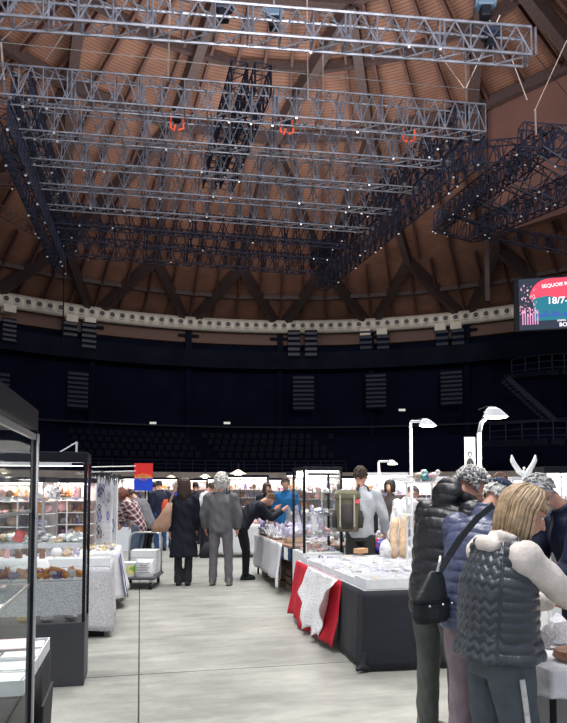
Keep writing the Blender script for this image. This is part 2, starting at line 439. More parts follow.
# ventilation louvres (pale slat stacks)
def louvre(px0, px1, y0, y1, Y, n, label, m='louvre'):
    c = at((px0+px1)/2, (y0+y1)/2, Y); w_ = (px1-px0)/F*Y; h_ = (y1-y0)/F*Y
    ph = math.atan2(c.x-ARC.x, c.y-ARC.y)
    o = empty('ventilation_louvre', c, -ph, label, 'louvre')
    MB().box((0, .15, 0), (w_*1.05, .1, h_*1.04)).build('backing', M['navy'], o)
    for i in range(n):
        MB().box((0, 0, -h_/2+h_*(i+.5)/n), (w_, .22, h_/n*.42), M=Matrix.Rotation(.5, 3, 'X')).build('slat', M[m], o)
M['louvre2'] = mat('louvre_pale', (.10, .10, .11), .6)
louvre(68, 88, 371, 408, 51.5, 8, 'tall stack of dark slats on the lower back wall, above the left display cases')
louvre(293, 314, 375, 410, 56, 8, 'stack of dark slats on the lower back wall left of centre, first of three')
louvre(366, 386, 373, 408, 56, 8, 'stack of dark slats on the lower back wall, middle of three')
louvre(441, 462, 370, 405, 54, 8, 'stack of dark slats on the lower back wall, right of three above the white lamps')
for a in ((0, 9, 372, 402, 48, 6, 'partly cropped slat stack at the left edge of the back wall', 'louvre'),
          (63, 77, 320, 348, 53.3, 5, 'slatted duct hanging under the ring duct, left one of the close pair', 'louvre2'),
          (82, 96, 322, 349, 53.7, 5, 'slatted duct hanging under the ring duct, right one of the close pair', 'louvre2'),
          (3, 16, 318, 342, 49.8, 5, 'slatted duct hanging under the ring duct beside the left edge', 'louvre2'),
          (288, 300, 330, 357, 58, 5, 'slatted duct under the middle of the ring duct, left half', 'louvre2'),
          (305, 317, 330, 357, 58, 5, 'slatted duct under the middle of the ring duct, right half', 'louvre2'),
          (360, 372, 329, 350, 58, 4, 'dim slatted duct under the ring duct right of centre, left half', 'louvre'),
          (377, 389, 328, 350, 58, 4, 'dim slatted duct under the ring duct right of centre, right half', 'louvre'),
          (436, 448, 322, 347, 56.5, 4, 'dim slatted duct under the right of the ring duct, left half', 'louvre'),
          (452, 464, 321, 346, 56, 4, 'dim slatted duct under the right of the ring duct, right half', 'louvre')):
    louvre(*a)
# pale flanges between the duct and the hanging ducts, part of the duct
duct = empty('ring_duct', pol(36.2, 0, 16.6), label='long cream ventilation duct with round nozzles curving around the arena below the roof', cat='duct')
dc = pol(36.2, 0, 16.6)
MB().tube([pol(36.0, -1.5+3.0*i/90, 16.75)-dc for i in range(91)], .62, 14).build('duct_tube', M['duct'], duct, smooth=True)
nn_ = 0; ph = -.95
while ph < .95 and nn_ < 99:
    ph += .0243
    p = pol(35.45, ph, 16.72); 
    if not (-.47 < p.x/p.y < .40): continue
    nn_ += 1
    d = Vector((-sin(ph), -cos(ph), -.12)).normalized()
    nz_ = MB().tube([p-dc, p+d*.16-dc], [.36, .29], 12).build('nozzle', M['duct'], duct, smooth=False)
    MB().tube([p+d*.13-dc, p+d*.175-dc], .22, 10).build('nozzle_mouth', M['nozzle'], nz_)
for px, Y in ((10, 49.5), (70, 53), (89, 53.5), (294, 57.6), (311, 57.6), (366, 57.6), (383, 57.4), (442, 56), (458, 55.5)):
    c = at(px, 490, Y); ph = math.atan2(c.x-ARC.x, c.y-ARC.y); p = pol(36.0, ph, 16.0)
    MB().box((0, 0, 0), (.95, .9, .55)).build('flange', M['duct'], duct).matrix_local = Matrix.Translation(p-dc) @ Matrix.Rotation(-ph, 4, 'Z')
# two curved balconies and a stair on the dark right side
def balcony(pxa, pxb, y, Y, label, hh):
    a = at(pxa, y, Y); b = at(pxb, y, Y-4); o = empty('balcony', a, label=label, cat='balcony')
    P = [a.lerp(b, i/8)+Vector((0, -1.6*sin(pi*i/8), 0)) for i in range(9)]
    mb = MB()
    for p, q in zip(P, P[1:]): mb.beam(p-a, q-a, 1.6, .3)
    mb.build('deck', M['navy2'], o)
    for k in range(1, 4): MB().tube([p-a+Vector((0, 0, hh*k/3)) for p in P], .035, 5).build('rail', M['navy3'], o)
    for p in P: MB().tube([p-a, p-a+Vector((0, 0, hh))], .04, 5).build('post', M['navy3'], o)
balcony(512, 600, 378, 44, 'dark upper curved balcony with thin railing, below the lit screen', 1.3)
balcony(490, 600, 444, 40, 'dark lower curved balcony with thin railing, above the angel figure', 1.2)
a = at(508, 378, 39.5); b = at(555, 420, 37)
o = empty('staircase', b, label='dark open staircase between the two balconies on the right', cat='stairs')
for s_ in (0, .9):
    MB().beam(a-b+Vector((0, s_, 0)), Vector((0, s_, 0)), .08, .3).build('stringer', M['navy3'], o)
for i in range(14):
    p = a.lerp(b, i/13)-b; MB().box((p.x, p.y+.45, p.z), (.3, .9, .04)).build('tread', M['navy3'], o)
for px, py, lb in ((153, 423, 'small white emergency lamp over the left part of the far seats'), (227, 423, 'small white emergency lamp over the middle of the far seats'), (402, 410, 'faint white emergency lamp on the dark wall above the white lamps')):
    MBo = MB().box((0, 0, 0), (.5, .15, .16)).build('emergency_lamp', mat('dim_lamp', (.6, .6, .6), .5, emis=(1, .95, .85), estr=.35)); MBo.location = at(px, py, 50); tag(MBo, lb, 'lamp')

# ------------------------------------------------------------------ trusses
def truss(a, b, label, w_=.55, h_=.98, panel=1.0, m='steel', rr=.032, clamps=5, up=None, group=None, br=.022):
    a = Vector(a); b = Vector(b); mid = (a+b)/2; d = (b-a); L = d.length; d.normalize()
    u = Vector((0, 0, 1)); s_ = d.cross(u).normalized(); u = s_.cross(d)
    o = empty('lighting_truss', mid, label=label, cat='truss', group=group)
    C = [s_*x*w_/2+u*z*h_/2 for x, z in ((-1, -1), (1, -1), (1, 1), (-1, 1))]
    for c in C: MB().tube([a-mid+c, b-mid+c], rr, 6).build('chord', M[m], o)
    n = max(1, round(L/panel)); mb = MB()
    for i in range(n+1):
        p = a-mid+d*L*i/n
        for k in range(4): mb.tube([p+C[k], p+C[(k+1) % 4]], br, 4, cap=False)
        if i % 3 == 0:
            q = p+d*.14
            for k in (1, 3): mb.tube([q+C[k], q+C[(k+1) % 4]], br*1.3, 4, cap=False)
        if i < n:
            q = p+d*L/n; h2 = p+d*L/n/2
            for k in (1, 3):
                mb.tube([p+C[k], h2+C[(k+1) % 4]], br, 4, cap=False); mb.tube([h2+C[(k+1) % 4], q+C[k]], br, 4, cap=False)
            for k in (0, 2):
                mb.tube([p+C[k], q+C[(k+1) % 4]], br, 4, cap=False)
    mb.build('lattice', M[m], o)
    for i in range(clamps):
        p = a-mid+d*L*(random.randint(0, n))/n+C[random.choice((0, 1))]+Vector((0, 0, -.05))
        MB().ell(p, (.055, .045, .045), n=6, m=4).build('clamp', M['clamp'], o)
    return o
ZT = 13.0+CH
fl, fr = atz(2, 84, ZT), atz(478, 122, ZT)
bl, br_ = atz(62, 246, ZT), atz(322, 266, ZT)
def gp(u, v):  # u across, v depth
    return fl.lerp(fr, u).lerp(bl.lerp(br_, u), v)
NR = 8
ords = ['front', 'second', 'third', 'fourth', 'fifth', 'sixth', 'seventh', 'rearmost']
for k in range(NR):
    v = k/(NR-1); a = gp(-.01, v); b = gp(1.01, v)
    if k in (0,): b = b
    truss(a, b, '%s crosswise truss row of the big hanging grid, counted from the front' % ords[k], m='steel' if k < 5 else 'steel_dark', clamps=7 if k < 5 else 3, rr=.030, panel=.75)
dz = Vector((0, 0, -.9))
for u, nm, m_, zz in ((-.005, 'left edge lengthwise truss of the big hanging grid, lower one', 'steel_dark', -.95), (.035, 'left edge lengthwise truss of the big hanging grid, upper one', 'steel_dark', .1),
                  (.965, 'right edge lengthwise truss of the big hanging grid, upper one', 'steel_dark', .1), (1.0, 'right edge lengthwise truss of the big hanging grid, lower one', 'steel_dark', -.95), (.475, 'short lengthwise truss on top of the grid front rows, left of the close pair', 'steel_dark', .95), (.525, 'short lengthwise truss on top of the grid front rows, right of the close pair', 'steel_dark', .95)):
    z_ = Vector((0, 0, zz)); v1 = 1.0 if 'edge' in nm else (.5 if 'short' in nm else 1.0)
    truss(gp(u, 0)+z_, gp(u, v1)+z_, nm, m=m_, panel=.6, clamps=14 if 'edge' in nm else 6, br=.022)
# upper front truss, bright
a = atz(-60, 2, ZT+.3); b = atz(527, 47, ZT+.3)
truss(a, b, 'brightest truss, running across the very top of the picture', m='steel', clamps=6, rr=.045, br=.026, h_=.85, panel=.95)
a = atz(215, -6, ZT+1.2); b = atz(290, 24, ZT-.1)
# right hand grid
ga, gb = at(548, 140, 24), at(438, 222, 35); gc, gd = at(600, 175, 24), at(474, 232, 34)
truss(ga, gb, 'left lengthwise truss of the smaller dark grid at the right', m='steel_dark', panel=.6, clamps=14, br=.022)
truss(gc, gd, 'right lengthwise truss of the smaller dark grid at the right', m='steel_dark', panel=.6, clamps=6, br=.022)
for k, t in enumerate((0, .25, .5, .75, 1.0)):
    p = ga.lerp(gb, t); q = gc.lerp(gd, t); truss(p, q, '%s crosswise truss of the smaller dark grid at the right' % ['front', 'second', 'third', 'fourth', 'rear'][k], m='steel_dark', panel=.7, clamps=3)
truss(at(520, 138, 24.5), at(620, 146, 24.5), 'front right truss reaching off the right edge of the picture', m='steel_dark', clamps=3)
truss(at(430, 160, 27), at(520, 152, 27), 'short level truss linking the two hanging grids', m='steel_dark', clamps=6)
truss(at(487, 232, 35), at(600, 252, 33), 'thin dark truss behind the small grid, under the brown bulkhead', m='steel_dark', panel=.8, w_=.4, h_=.7)
truss(at(-40, 178, 34), at(60, 184, 36), 'thin far truss left of the grid, under the left roof beams', m='purlin', panel=.8, w_=.4, h_=.6)
truss(at(-30, 195, 38), at(46, 236, 42), 'thin sloping truss left of the grid above the left end of the duct', m='purlin', panel=.8, w_=.4, h_=.6)
truss(at(335, 180, 40), at(440, 188, 40), 'thin far truss crossing behind the right grid corner', m='purlin', panel=.8, w_=.4, h_=.6)
# motors, hoist chains, wires
def wire(p, q, label, r=.016, m='alu', cat='cable', nm='steel_cable'):
    p = Vector(p); q = Vector(q); o = MB().tube([Vector((0, 0, 0)), q-p], r, 4).build(nm, M[m]); o.location = p; tag(o, label, cat); return o
M['rope'] = mat('pale_strap', (.62, .50, .46), .7)
wire(at(0, 42, 19), at(284, 72, 20), 'thin cable sagging across the roof just above the grid, left part', .014)
wire(at(284, 72, 20), at(480, 90, 22), 'thin cable across the roof just above the grid, right part', .014)
wire(at(170, 0, 18.5), at(168, 80, 21), 'pale vertical hoist strap left of centre, above the grid front', .03, 'rope', 'strap', 'hoist_strap')
wire(at(2, 40, 19), at(38, 8, 17), 'pale diagonal hoist strap in the upper left corner', .025, 'rope', 'strap', 'hoist_strap')
wire(at(46, 60, 20), at(73, 20, 18), 'pale diagonal strap pointing up right in the upper left', .02, 'rope', 'strap', 'hoist_strap')
wire(at(1, 42, 19.5), at(4, 80, 20), 'pale short vertical strap at the left picture edge', .03, 'rope', 'strap', 'hoist_strap')
wire(at(307, 0, 18), at(308, 100, 21), 'thin vertical chain right of centre above the grid', .02, 'rope', 'chain', 'hoist_chain')
wire(at(323, 38, 19), at(323, 95, 21), 'short thin vertical chain right beside the longer one', .015, 'rope', 'chain', 'hoist_chain')
wire(at(465, 50, 19), at(466, 105, 22), 'pale vertical chain over the right corner of the grid', .03, 'rope', 'chain', 'hoist_chain')
wire(at(440, 55, 19), at(464, 88, 20), 'strap slanting down right to the right grid corner', .018, 'rope', 'strap', 'hoist_strap')
wire(at(500, 15, 19), at(466, 88, 20), 'strap slanting down left to the right grid corner', .022, 'rope', 'strap', 'hoist_strap')
wire(at(512, 60, 22), at(527, 100, 23), 'pale strap left of the bulkhead chain', .022, 'rope', 'strap', 'hoist_strap')
wire(at(567, 40, 21), at(535, 110, 23), 'pale strap from the upper right corner down to the small grid', .018, 'rope', 'strap', 'hoist_strap')
wire(at(535, 110, 23), at(536, 134, 24), 'thick pale strap end above the small grid', .035, 'rope', 'strap', 'hoist_strap')
wire(at(530, 48, 20), at(567, 95, 20), 'thin dark cable crossing the bulkhead at the right edge', .014, 'black')
wire(at(470, 210, 37), at(470, 188, 37), 'dark hanging rod behind the small grid', .03, 'black', 'rod', 'hanging_rod')
wire(at(64, 262, 50), at(63, 345, 50), 'dark vertical cable hanging from the left grid corner to below the duct', .05, 'black')
M['orange'] = mat('orange_chain_bag', (.85, .10, .04), .5, emis=(1, .12, .04), estr=.15)
for px, py, Y, lb in ((177, 122, 21.3, 'orange red hoist hook block hanging left of centre in the grid'), (287, 126, 21.5, 'orange red hoist hook block near the middle of the grid'), (409, 134, 22.4, 'wide orange red hoist hook block at the right of the grid')):
    o = empty('hoist_hook', at(px, py, Y), label=lb, cat='hoist')
    MB().box((0, 0, .1), (.26, .2, .22)).build('housing', M['black'], o, bevel=.03)
    MB().tube([(-.2, 0, .25), (-.22, 0, -.2), (-.1, 0, -.3), (-.05, 0, -.1)], .035, 6).build('hook', M['orange'], o)
    MB().tube([(.2, 0, .2), (.22, .05, -.2), (.05, 0, -.28)], .035, 6).build('chain_loop', M['orange'], o)
for px, py, Y, lb in ((485, 3, 18, 'blue grey hoist motor hanging at the top right of the picture'), (274, 14, 18.5, 'blue grey hoist motor at the top centre of the picture'), (224, 6, 18.5, 'small dark hoist motor at the top left of centre'), (490, 34, 18.8, 'dark motor clipped to the right end of the bright truss')):
    o = empty('hoist_motor', at(px, py, Y), label=lb, cat='hoist')
    mm = M['steel_dark'] if 'dark' in lb else mat('motor_blue', (.10, .16, .24), .4)
    MB().box((0, 0, 0), (.5, .35, .32)).build('motor_housing', mm, o, bevel=.05)
    MB().tube([(0, 0, .15), (0, 0, .42)], .03, 6).build('hook', M['alu'], o)
    MB().box((0, 0, -.3), (.3, .3, .35)).build('chain_bag', M['black'], o, bevel=.05)
    MB().tube([(-.3, 0, 0), (.3, 0, 0)], .14, 10).build('gear_case', mm, o)

# ------------------------------------------------------------------ LED screen
sa, sb = at(519, 305, 35), at(660, 294, 33.5); sd = (sb-sa); sang = math.atan2(sd.y, sd.x); W = 7.6; H = 2.85
scr = empty('video_screen', sa, sang, 'large lit video screen with red and teal concert advert hanging at the right edge', 'screen')
MB().box((W/2-.1, .12, 0), (W+.3, .25, H+.12)).build('screen_case', M['black'], scr)
def emi(nm, c, s_): return mat(nm, tuple(x*.3 for x in c), .5, emis=c, estr=s_)
def panel(nm, pts, m, y): return MB().add([(x, y, z) for x, z in pts], [tuple(range(len(pts)))]).build(nm, m, scr)
panel('screen_image', [(0, -H/2), (W, -H/2), (W, H/2), (0, H/2)], emi('screen_base', (.012, .02, .04), 1), -.02)
arc = [(W, .05), (W, H/2-.02)]+[(1.25-1.05*math.cos(t*pi/16)+.35+.0, .28+1.1*math.sin(t*pi/16)) for t in range(8, -1, -1)]
panel('red_shape', arc, emi('screen_red', (.95, .07, .13), .75), -.03)
panel('teal_shape', [(.75, -.95), (W, -.95), (W, .1), (2.4, .16), (1.5, .42), (.75, .30)], emi('screen_teal', (.01, .20, .28), .7), -.035)
skm = emi('screen_blue', (.03, .10, .40), .8); mb = MB()
x = .9
while x < W:
    h_ = random.uniform(.1, .42); mb.add([(x, -.045, -.75), (x+.16, -.045, -.75), (x+.16, -.045, -.75+h_), (x, -.045, -.75+h_)], [(0, 1, 2, 3)]); x += .2
mb.build('skyline', skm, scr)
pk = emi('screen_pink', (.9, .35, .65), .7); mb = MB(); mw = MB()
for i in range(7):
    x = .15+i*.13; h_ = random.uniform(.6, 1.0)
    mb.add([(x, -.045, -1.15), (x+.06, -.045, -1.15), (x+.06, -.045, -1.15+h_), (x, -.045, -1.15+h_)], [(0, 1, 2, 3)])
for i in range(60):
    x = random.uniform(.0, .9); z = random.uniform(-.6, 1.1)-.2*x; s_ = random.uniform(.02, .06)
    mw.add([(x, -.05, z), (x+s_, -.05, z), (x+s_, -.05, z+s_*1.8), (x, -.05, z+s_*1.8)], [(0, 1, 2, 3)])
mb.build('light_stripes', pk, scr); mw.build('sparks', emi('screen_spark', (1, .5, .6), .8), scr)
def text(nm, s_, size, m, parent, loc_, rot=(pi/2, 0, 0), align='LEFT', ext=.004):
    c = bpy.data.curves.new(nm, 'FONT'); c.body = s_; c.size = size; c.extrude = ext; c.align_x = align; c.offset = size*.012
    o = bpy.data.objects.new(nm, c); COL.objects.link(o)
    dg = bpy.context.evaluated_depsgraph_get(); dg.update(); me = bpy.data.meshes.new_from_object(o.evaluated_get(dg)); bpy.data.objects.remove(o)
    me.materials.clear(); me.materials.append(m); o = link(nm, me, parent); o.location = loc_; o.rotation_euler = rot; return o
tw = emi('screen_white', (1, .92, .95), 1.0)
text('lettering', 'SEQUOIE MUSIC', .27, tw, scr, (1.2, -.07, .85), (pi/2, -.08, 0))
text('lettering', '18/7-K', .52, tw, scr, (1.45, -.07, -.05))
text('lettering', 'BOLOGNA', .30, tw, scr, (2.05, -.07, -1.33))
text('lettering', 'UNIPOL', .13, tw, scr, (1.95, -.07, -1.04))
# ------------------------------------------------------------------ goods: mineral shapes shared by many copies
def rock_mesh(kind, seed):
    rnd = random.Random(seed); mb = MB()
    if kind == 'rock':
        bm = bmesh.new(); bmesh.ops.create_icosphere(bm, subdivisions=2, radius=.5)
        d = [Vector((rnd.uniform(-1, 1), rnd.uniform(-1, 1), rnd.uniform(-1, 1))).normalized() for _ in range(9)]
        cut = [rnd.uniform(.28, .45) for _ in d]
        for v in bm.verts:
            for n, c in zip(d, cut):
                e = v.co.dot(n)-c
                if e > 0: v.co -= n*e
            v.co *= rnd.uniform(.94, 1.05)
        zmin = min(v.co.z for v in bm.verts)
        for v in bm.verts: v.co.z = (v.co.z-zmin)*.85
        me = bpy.data.meshes.new('rock'); bm.to_mesh(me); bm.free(); return me
    if kind == 'cluster':
        mb.ell((0, 0, .12), (.42, .36, .14), n=9, m=5)
        for i in range(13):
            a = rnd.uniform(0, 2*pi); t = rnd.uniform(0, .75); r = rnd.uniform(.05, .11); L = rnd.uniform(.3, .75)*(1.1-t*.5)
            d = Vector((cos(a)*t, sin(a)*t, 1)).normalized(); b = Vector((cos(a)*t*.4, sin(a)*t*.35, .08))
            mb.tube([b, b+d*L*.72, b+d*L], [r, r, .004], 6)
    elif kind == 'point':
        r = .17; L = 1.0; mb.tube([(0, 0, 0), (0.02, 0, L*.72), (.0, 0, L)], [r*1.1, r, .01], 6)
    elif kind == 'tower':
        for i in range(16):
            z = rnd.uniform(0, .75); a = rnd.uniform(0, 2*pi); rr = .26*(1-z*.75); r = rnd.uniform(.08, .17)
            d = Vector((cos(a)*.5, sin(a)*.5, .9)).normalized(); b = Vector((cos(a)*rr*.5, sin(a)*rr*.5, z))
            mb.tube([b, b+d*r*1.4, b+d*r*2.2], [r, r*.9, .005], 5)
        mb.tube([(0, 0, 0), (0, 0, .9)], [.3, .1], 7)
    elif kind == 'ball': mb.ell((0, 0, .5), .5, n=14, m=9)
    elif kind == 'slab':
        n = 11; ra = [rnd.uniform(.36, .5) for _ in range(n)]
        top = [(ra[k]*cos(2*pi*k/n), ra[k]*sin(2*pi*k/n), .16) for k in range(n)]; bot = [(x*1.05, y*1.05, 0) for x, y, z in top]
        mb.add(top+bot, [tuple(range(n)), tuple(range(2*n-1, n-1, -1))]+[(k+n, (k+1) % n+n, (k+1) % n, k) for k in range(n)])
    elif kind == 'tumbled':
        mb.ell((0, 0, .3), (.5, .36, .3), n=8, m=6)
    return mb.mesh('rock', kind in ('ball', 'tumbled'))
RK = {}
def rockm(kind, mname):
    i = random.randrange(4); k = (kind, i, mname)
    if k not in RK:
        b = ('base', kind, i)
        if b not in RK: RK[b] = rock_mesh(kind, hash_(kind)+i)
        me = RK[b].copy(); me.materials.clear(); me.materials.append(M[mname]); RK[k] = me
    return RK[k]
def hash_(s): return sum(ord(c)*(i+3) for i, c in enumerate(s))
NM = {'rock': 'rough_stone', 'cluster': 'crystal_cluster', 'point': 'crystal_point', 'tower': 'crystal_tower', 'ball': 'stone_sphere', 'slab': 'stone_slice', 'tumbled': 'tumbled_stone'}
def stone(kind, mname, p, s, label, group=None, rz=None):
    o = bpy.data.objects.new(NM[kind], rockm(kind, mname)); COL.objects.link(o)
    o.location = p; o.rotation_euler = (0, 0, random.uniform(0, 6.28) if rz is None else rz)
    if not hasattr(s, '__len__'): s = (s*random.uniform(.85, 1.15), s*random.uniform(.85, 1.1), s*random.uniform(.8, 1.2))
    o.scale = s; return tag(o, label, 'mineral', group)
def scatter(base, rz, w_, d_, z, n, kinds, mats, smin, smax, label, group, rows=1):
    Rm = Matrix.Rotation(rz, 3, 'Z'); per = math.ceil(n/rows)
    for i in range(n):
        r_ = i//per; c = i % per
        x = -w_/2+w_*(c+.5)/per+random.uniform(-.2, .2)*w_/per; y = -d_/2+d_*(r_+.5)/rows+random.uniform(-.2, .2)*d_/rows
        stone(random.choice(kinds), random.choice(mats), Vector(base)+Rm@Vector((x, y, z)), random.uniform(smin, smax), label, group)

# ------------------------------------------------------------------ display cabinets
def cabinet(name, loc_, rz, w_, d_, h_, label, base_h=.5, fascia=.1, shelves=(), frame='black', pw=.025, led=1.0, back=None, sides=True, basem='charcoal', group=None, cat='display case', front=True, strip=True):
    o = empty(name, loc_, rz, label, cat, group)
    if base_h: MB().box2((-w_/2, -d_/2, 0), (w_/2, d_/2, base_h)).build('base', M[basem], o, bevel=.006)
    for x in (-1, 1):
        for y in (-1, 1):
            MB().box2((x*w_/2-x*pw, y*d_/2-y*pw, base_h), (x*w_/2, y*d_/2, h_-fascia)).build('post', M[frame], o)
    if fascia: MB().box2((-w_/2, -d_/2, h_-fascia), (w_/2, d_/2, h_)).build('fascia', M['black' if frame == 'alu' else frame], o, bevel=.004)
    for x in (-1, 1):
        if sides: MB().add([(x*(w_/2-.008), -d_/2+pw, base_h+.005), (x*(w_/2-.008), d_/2-pw, base_h+.005), (x*(w_/2-.008), d_/2-pw, h_-fascia-.005), (x*(w_/2-.008), -d_/2+pw, h_-fascia-.005)], [(0, 1, 2, 3)]).build('glass_panel', M['glass'], o)
    if front: MB().add([(-w_/2+pw, -d_/2+.008, base_h+.005), (w_/2-pw, -d_/2+.008, base_h+.005), (w_/2-pw, -d_/2+.008, h_-fascia-.005), (-w_/2+pw, -d_/2+.008, h_-fascia-.005)], [(0, 1, 2, 3)]).build('glass_panel', M['glass'], o)
    if back: MB().box2((-w_/2+pw, d_/2-.02, base_h), (w_/2-pw, d_/2-.005, h_-fascia)).build('back_panel', M[back], o)
    for z in shelves:
        s_ = (MB().box2((-w_/2+.02, -d_/2+.02, z-.008), (w_/2-.02, d_/2-.03, z)).build('shelf', M['white'], o) if back else MB().add([(-w_/2+.02, -d_/2+.02, z), (w_/2-.02, -d_/2+.02, z), (w_/2-.02, d_/2-.03, z), (-w_/2+.02, d_/2-.03, z)], [(0, 1, 2, 3)]).build('glass_shelf', M['shelfglass'], o))
        if not back: MB().box2((-w_/2+.02, -d_/2+.015, z-.010), (w_/2-.02, -d_/2+.022, z+.002)).build('shelf_edge', M['alu'], s_)
    if led:
        if strip: MB().box2((-w_/2+.04, -d_/2+.03, h_-fascia-.03), (w_/2-.04, -d_/2+.055, h_-fascia-.004)).build('led_strip', M['led'], o)
        a = area('case_light', Vector(loc_)+Matrix.Rotation(rz, 3, 'Z')@Vector((0, 0, h_-fascia-.035)), w_*.8, led, (1, .96, .93), rot=(0, 0, rz), sy=d_*.6)
    return o
def off(base, rz, x, y, z=0): return Vector(base)+Matrix.Rotation(rz, 3, 'Z')@Vector((x, y, z))

# nearest case A on the left (its long glass side runs along the aisle)
ca = atz(33.5, 865, 0); ca = g(37, 2.64); rzA = AY+pi/2
cA = ca-AD*.62-AX*.24
o = cabinet('glass_display_case', cA, rzA, 1.24, .48, 1.88, 'nearest tall glass display case with black top, cropped by the left picture edge', .42, .085, (1.17, 1.47), 'black', led=5, strip=False)
MB().box2((-.6, -.236, 1.755), (.6, -.222, 1.778)).build('white_trim', M['alu'], o)
MB().tube([(-.5, .05, 1.695), (.30, .05, 1.695)], .007, 8).build('light_tube', M['led'], o)
MB().box2((.595, -.246, .42), (.62, -.238, 1.78)).build('post_trim', M['alu'], o)
MB().box2((.596, -.248, 1.70), (.612, -.244, 1.74)).build('lock', M['nozzle'], o)
MB().box2((.2, .12, 1.71), (.5, .13, 1.77)).build('price_card', M['card'], o)
for z, n, lb in ((1.178, 7, 'grey stone on the lower glass shelf of the nearest left case'), (1.478, 5, 'small stone on the upper glass shelf of the nearest left case')):
    scatter(cA, rzA, 1.0, .2, z, n, ['rock', 'cluster', 'slab'], ['s_grey', 's_white', 's_grey', 's_yellow'], .06, .11, lb, lb.replace('stone', 'stones', 1))
scatter(cA, rzA, 1.0, .2, .43, 5, ['rock', 'cluster'], ['s_grey', 's_white'], .10, .15, 'grey stone on the floor of the nearest left case', 'grey stones at the bottom of the nearest left case')

# trays table E beyond case A
def table(name, loc_, rz, w_, d_, h_, label, mt='wood', legm='black', th=.03, cat='table'):
    o = empty(name, loc_, rz, label, cat)
    MB().box2((-w_/2, -d_/2, h_-th), (w_/2, d_/2, h_)).build('table_top', M[mt], o)
    for x in (-1, 1):
        for y in (-1, 1):
            MB().tube([(x*(w_/2-.06), y*(d_/2-.06), 0), (x*(w_/2-.06), y*(d_/2-.06), h_-th)], .018, 8).build('leg', M[legm], o)
    return o
def drape(name, loc_, rz, path, ztop, zbot, m, label, closed=False, amp=.02, freq=9, top=None, cat='tablecloth', flare=.04, n=60, solid=.004, seed=0, parent=None, rows=12):
    # path: local (x,y) outline; the cloth hangs down from it in folds
    rnd = random.Random(seed+int(abs(loc_[0])*97)); ph = [rnd.uniform(0, 6.28) for _ in range(4)]
    P = [Vector((x, y, 0)) for x, y in path]
    if closed: P.append(P[0])
    Ls = [(b-a).length for a, b in zip(P, P[1:])]; T = sum(Ls); vs = []; fs = []
    for i in range(n+1):
        s_ = T*i/n; k = 0; q = s_
        while k < len(Ls)-1 and q > Ls[k]: q -= Ls[k]; k += 1
        a, b = P[k], P[k+1]; t = min(1, q/Ls[k]); p = a.lerp(b, t); d = (b-a).normalized(); nn = Vector((d.y, -d.x, 0))
        zb = zbot(s_/T) if callable(zbot) else zbot
        for j in range(rows):
            v = j/(rows-1); z = ztop+(zb-ztop)*v
            wv = (sin(s_*freq+ph[0])+.6*sin(s_*freq*2.3+ph[1]+v*1.2)+.4*sin(s_*freq*.45+ph[2]))*amp*v**.7+.35*amp*sin(v*9+s_*7+ph[3])*v
            vs.append(p+nn*(wv+flare*v+.006)+d*.3*amp*sin(v*5+s_*freq)*v+Vector((0, 0, z)))
    for i in range(n):
        for j in range(rows-1): fs.append((i*rows+j, i*rows+j+1, (i+1)*rows+j+1, (i+1)*rows+j))
    mb = MB().add(vs, fs)
    if top:
        b0 = len(mb.v); mb.add([(x, y, ztop+.001) for x, y in top], [tuple(range(len(top)))])
    o = mb.build(name, m, parent, smooth=True, solid=solid); o.location = loc_; o.rotation_euler = (0, 0, rz)
    if label: tag(o, label, cat)
    return o
def tray(loc_, rz, w_, d_, h_, label, group=None, m='card', name='display_tray', lid=False, fill=None):
    o = empty(name, loc_, rz, label, 'tray', group); t = .006
    MB().box2((-w_/2, -d_/2, 0), (w_/2, d_/2, t)).build('bottom', M[m], o)
    mb = MB()
    mb.box2((-w_/2, -d_/2, t), (w_/2, -d_/2+t, h_)).box2((-w_/2, d_/2-t, t), (w_/2, d_/2, h_)).box2((-w_/2, -d_/2+t, t), (-w_/2+t, d_/2-t, h_)).box2((w_/2-t, -d_/2+t, t), (w_/2, d_/2-t, h_))
    mb.build('rim', M[m], o)
    if fill:
        nx, ny, f = fill; mb = MB()
        for i in range(1, nx): x = -w_/2+w_*i/nx; mb.box2((x-.002, -d_/2+t, t), (x+.002, d_/2-t, h_*.8))
        for i in range(1, ny): y = -d_/2+d_*i/ny; mb.box2((-w_/2+t, y-.002, t), (w_/2-t, y+.002, h_*.8))
        mb.build('divider', M[m], o)
    return o
ce = Vector((-1.24, 3.48, 0)); E0 = ce-AX*.6-AD*.42
E0.z = 0
table('folding_table', E0, AY, 1.16, .80, .70, 'table with black skirt beside the nearest left display case', 'charcoal')
drape('table_skirt', E0, AY, [(-.58, -.41), (.59, -.41), (.59, .41), (-.58, .41)], .70, .03, M['clothblack'], 'black cloth skirt with a loose fold, hanging from the table behind the nearest left case', closed=True, amp=.010, freq=14, flare=.0, top=[(-.58, -.4), (.58, -.4), (.58, .4), (-.58, .4)], n=90)
for i, (y, lb) in enumerate(((-.205, 'shallow white box of papers in front on the left black-skirted table'), (.20, 'shallow white box of papers at the back of the left black-skirted table'))):
    for j, x in enumerate((-.30, .30)):
        l2 = lb if j else lb.replace('shallow', 'shallow', 1)+', left one'
        if j: l2 = lb+', aisle side'
        t_ = tray(off(E0, AY, x, y, .706), AY, .585, .385, .062, l2, fill=(3, 2, 0))
        for a in range(3):
            for b in range(2):
                MB().box((-.585/2+.585*(a+.5)/3, -.1925+.385*(b+.5)/2, .05), (.16, .14, .004), rz=random.uniform(-.08, .08)).build('paper_sheet', M['card' if (a+b) % 2 else 'white'], t_)
M['pinkpaper'] = mat('pale_pink_paper', (.80, .62, .66), .8)
pp = MB().box((0, 0, 0), (.42, .22, .003), rz=.05).build('pink_paper', M['pinkpaper']); pp.location = off(E0, AY, .30, .26, .771); pp.rotation_euler = (0, 0, AY); tag(pp, 'pale pink printed sheet on the far white box of the left table', 'paper')
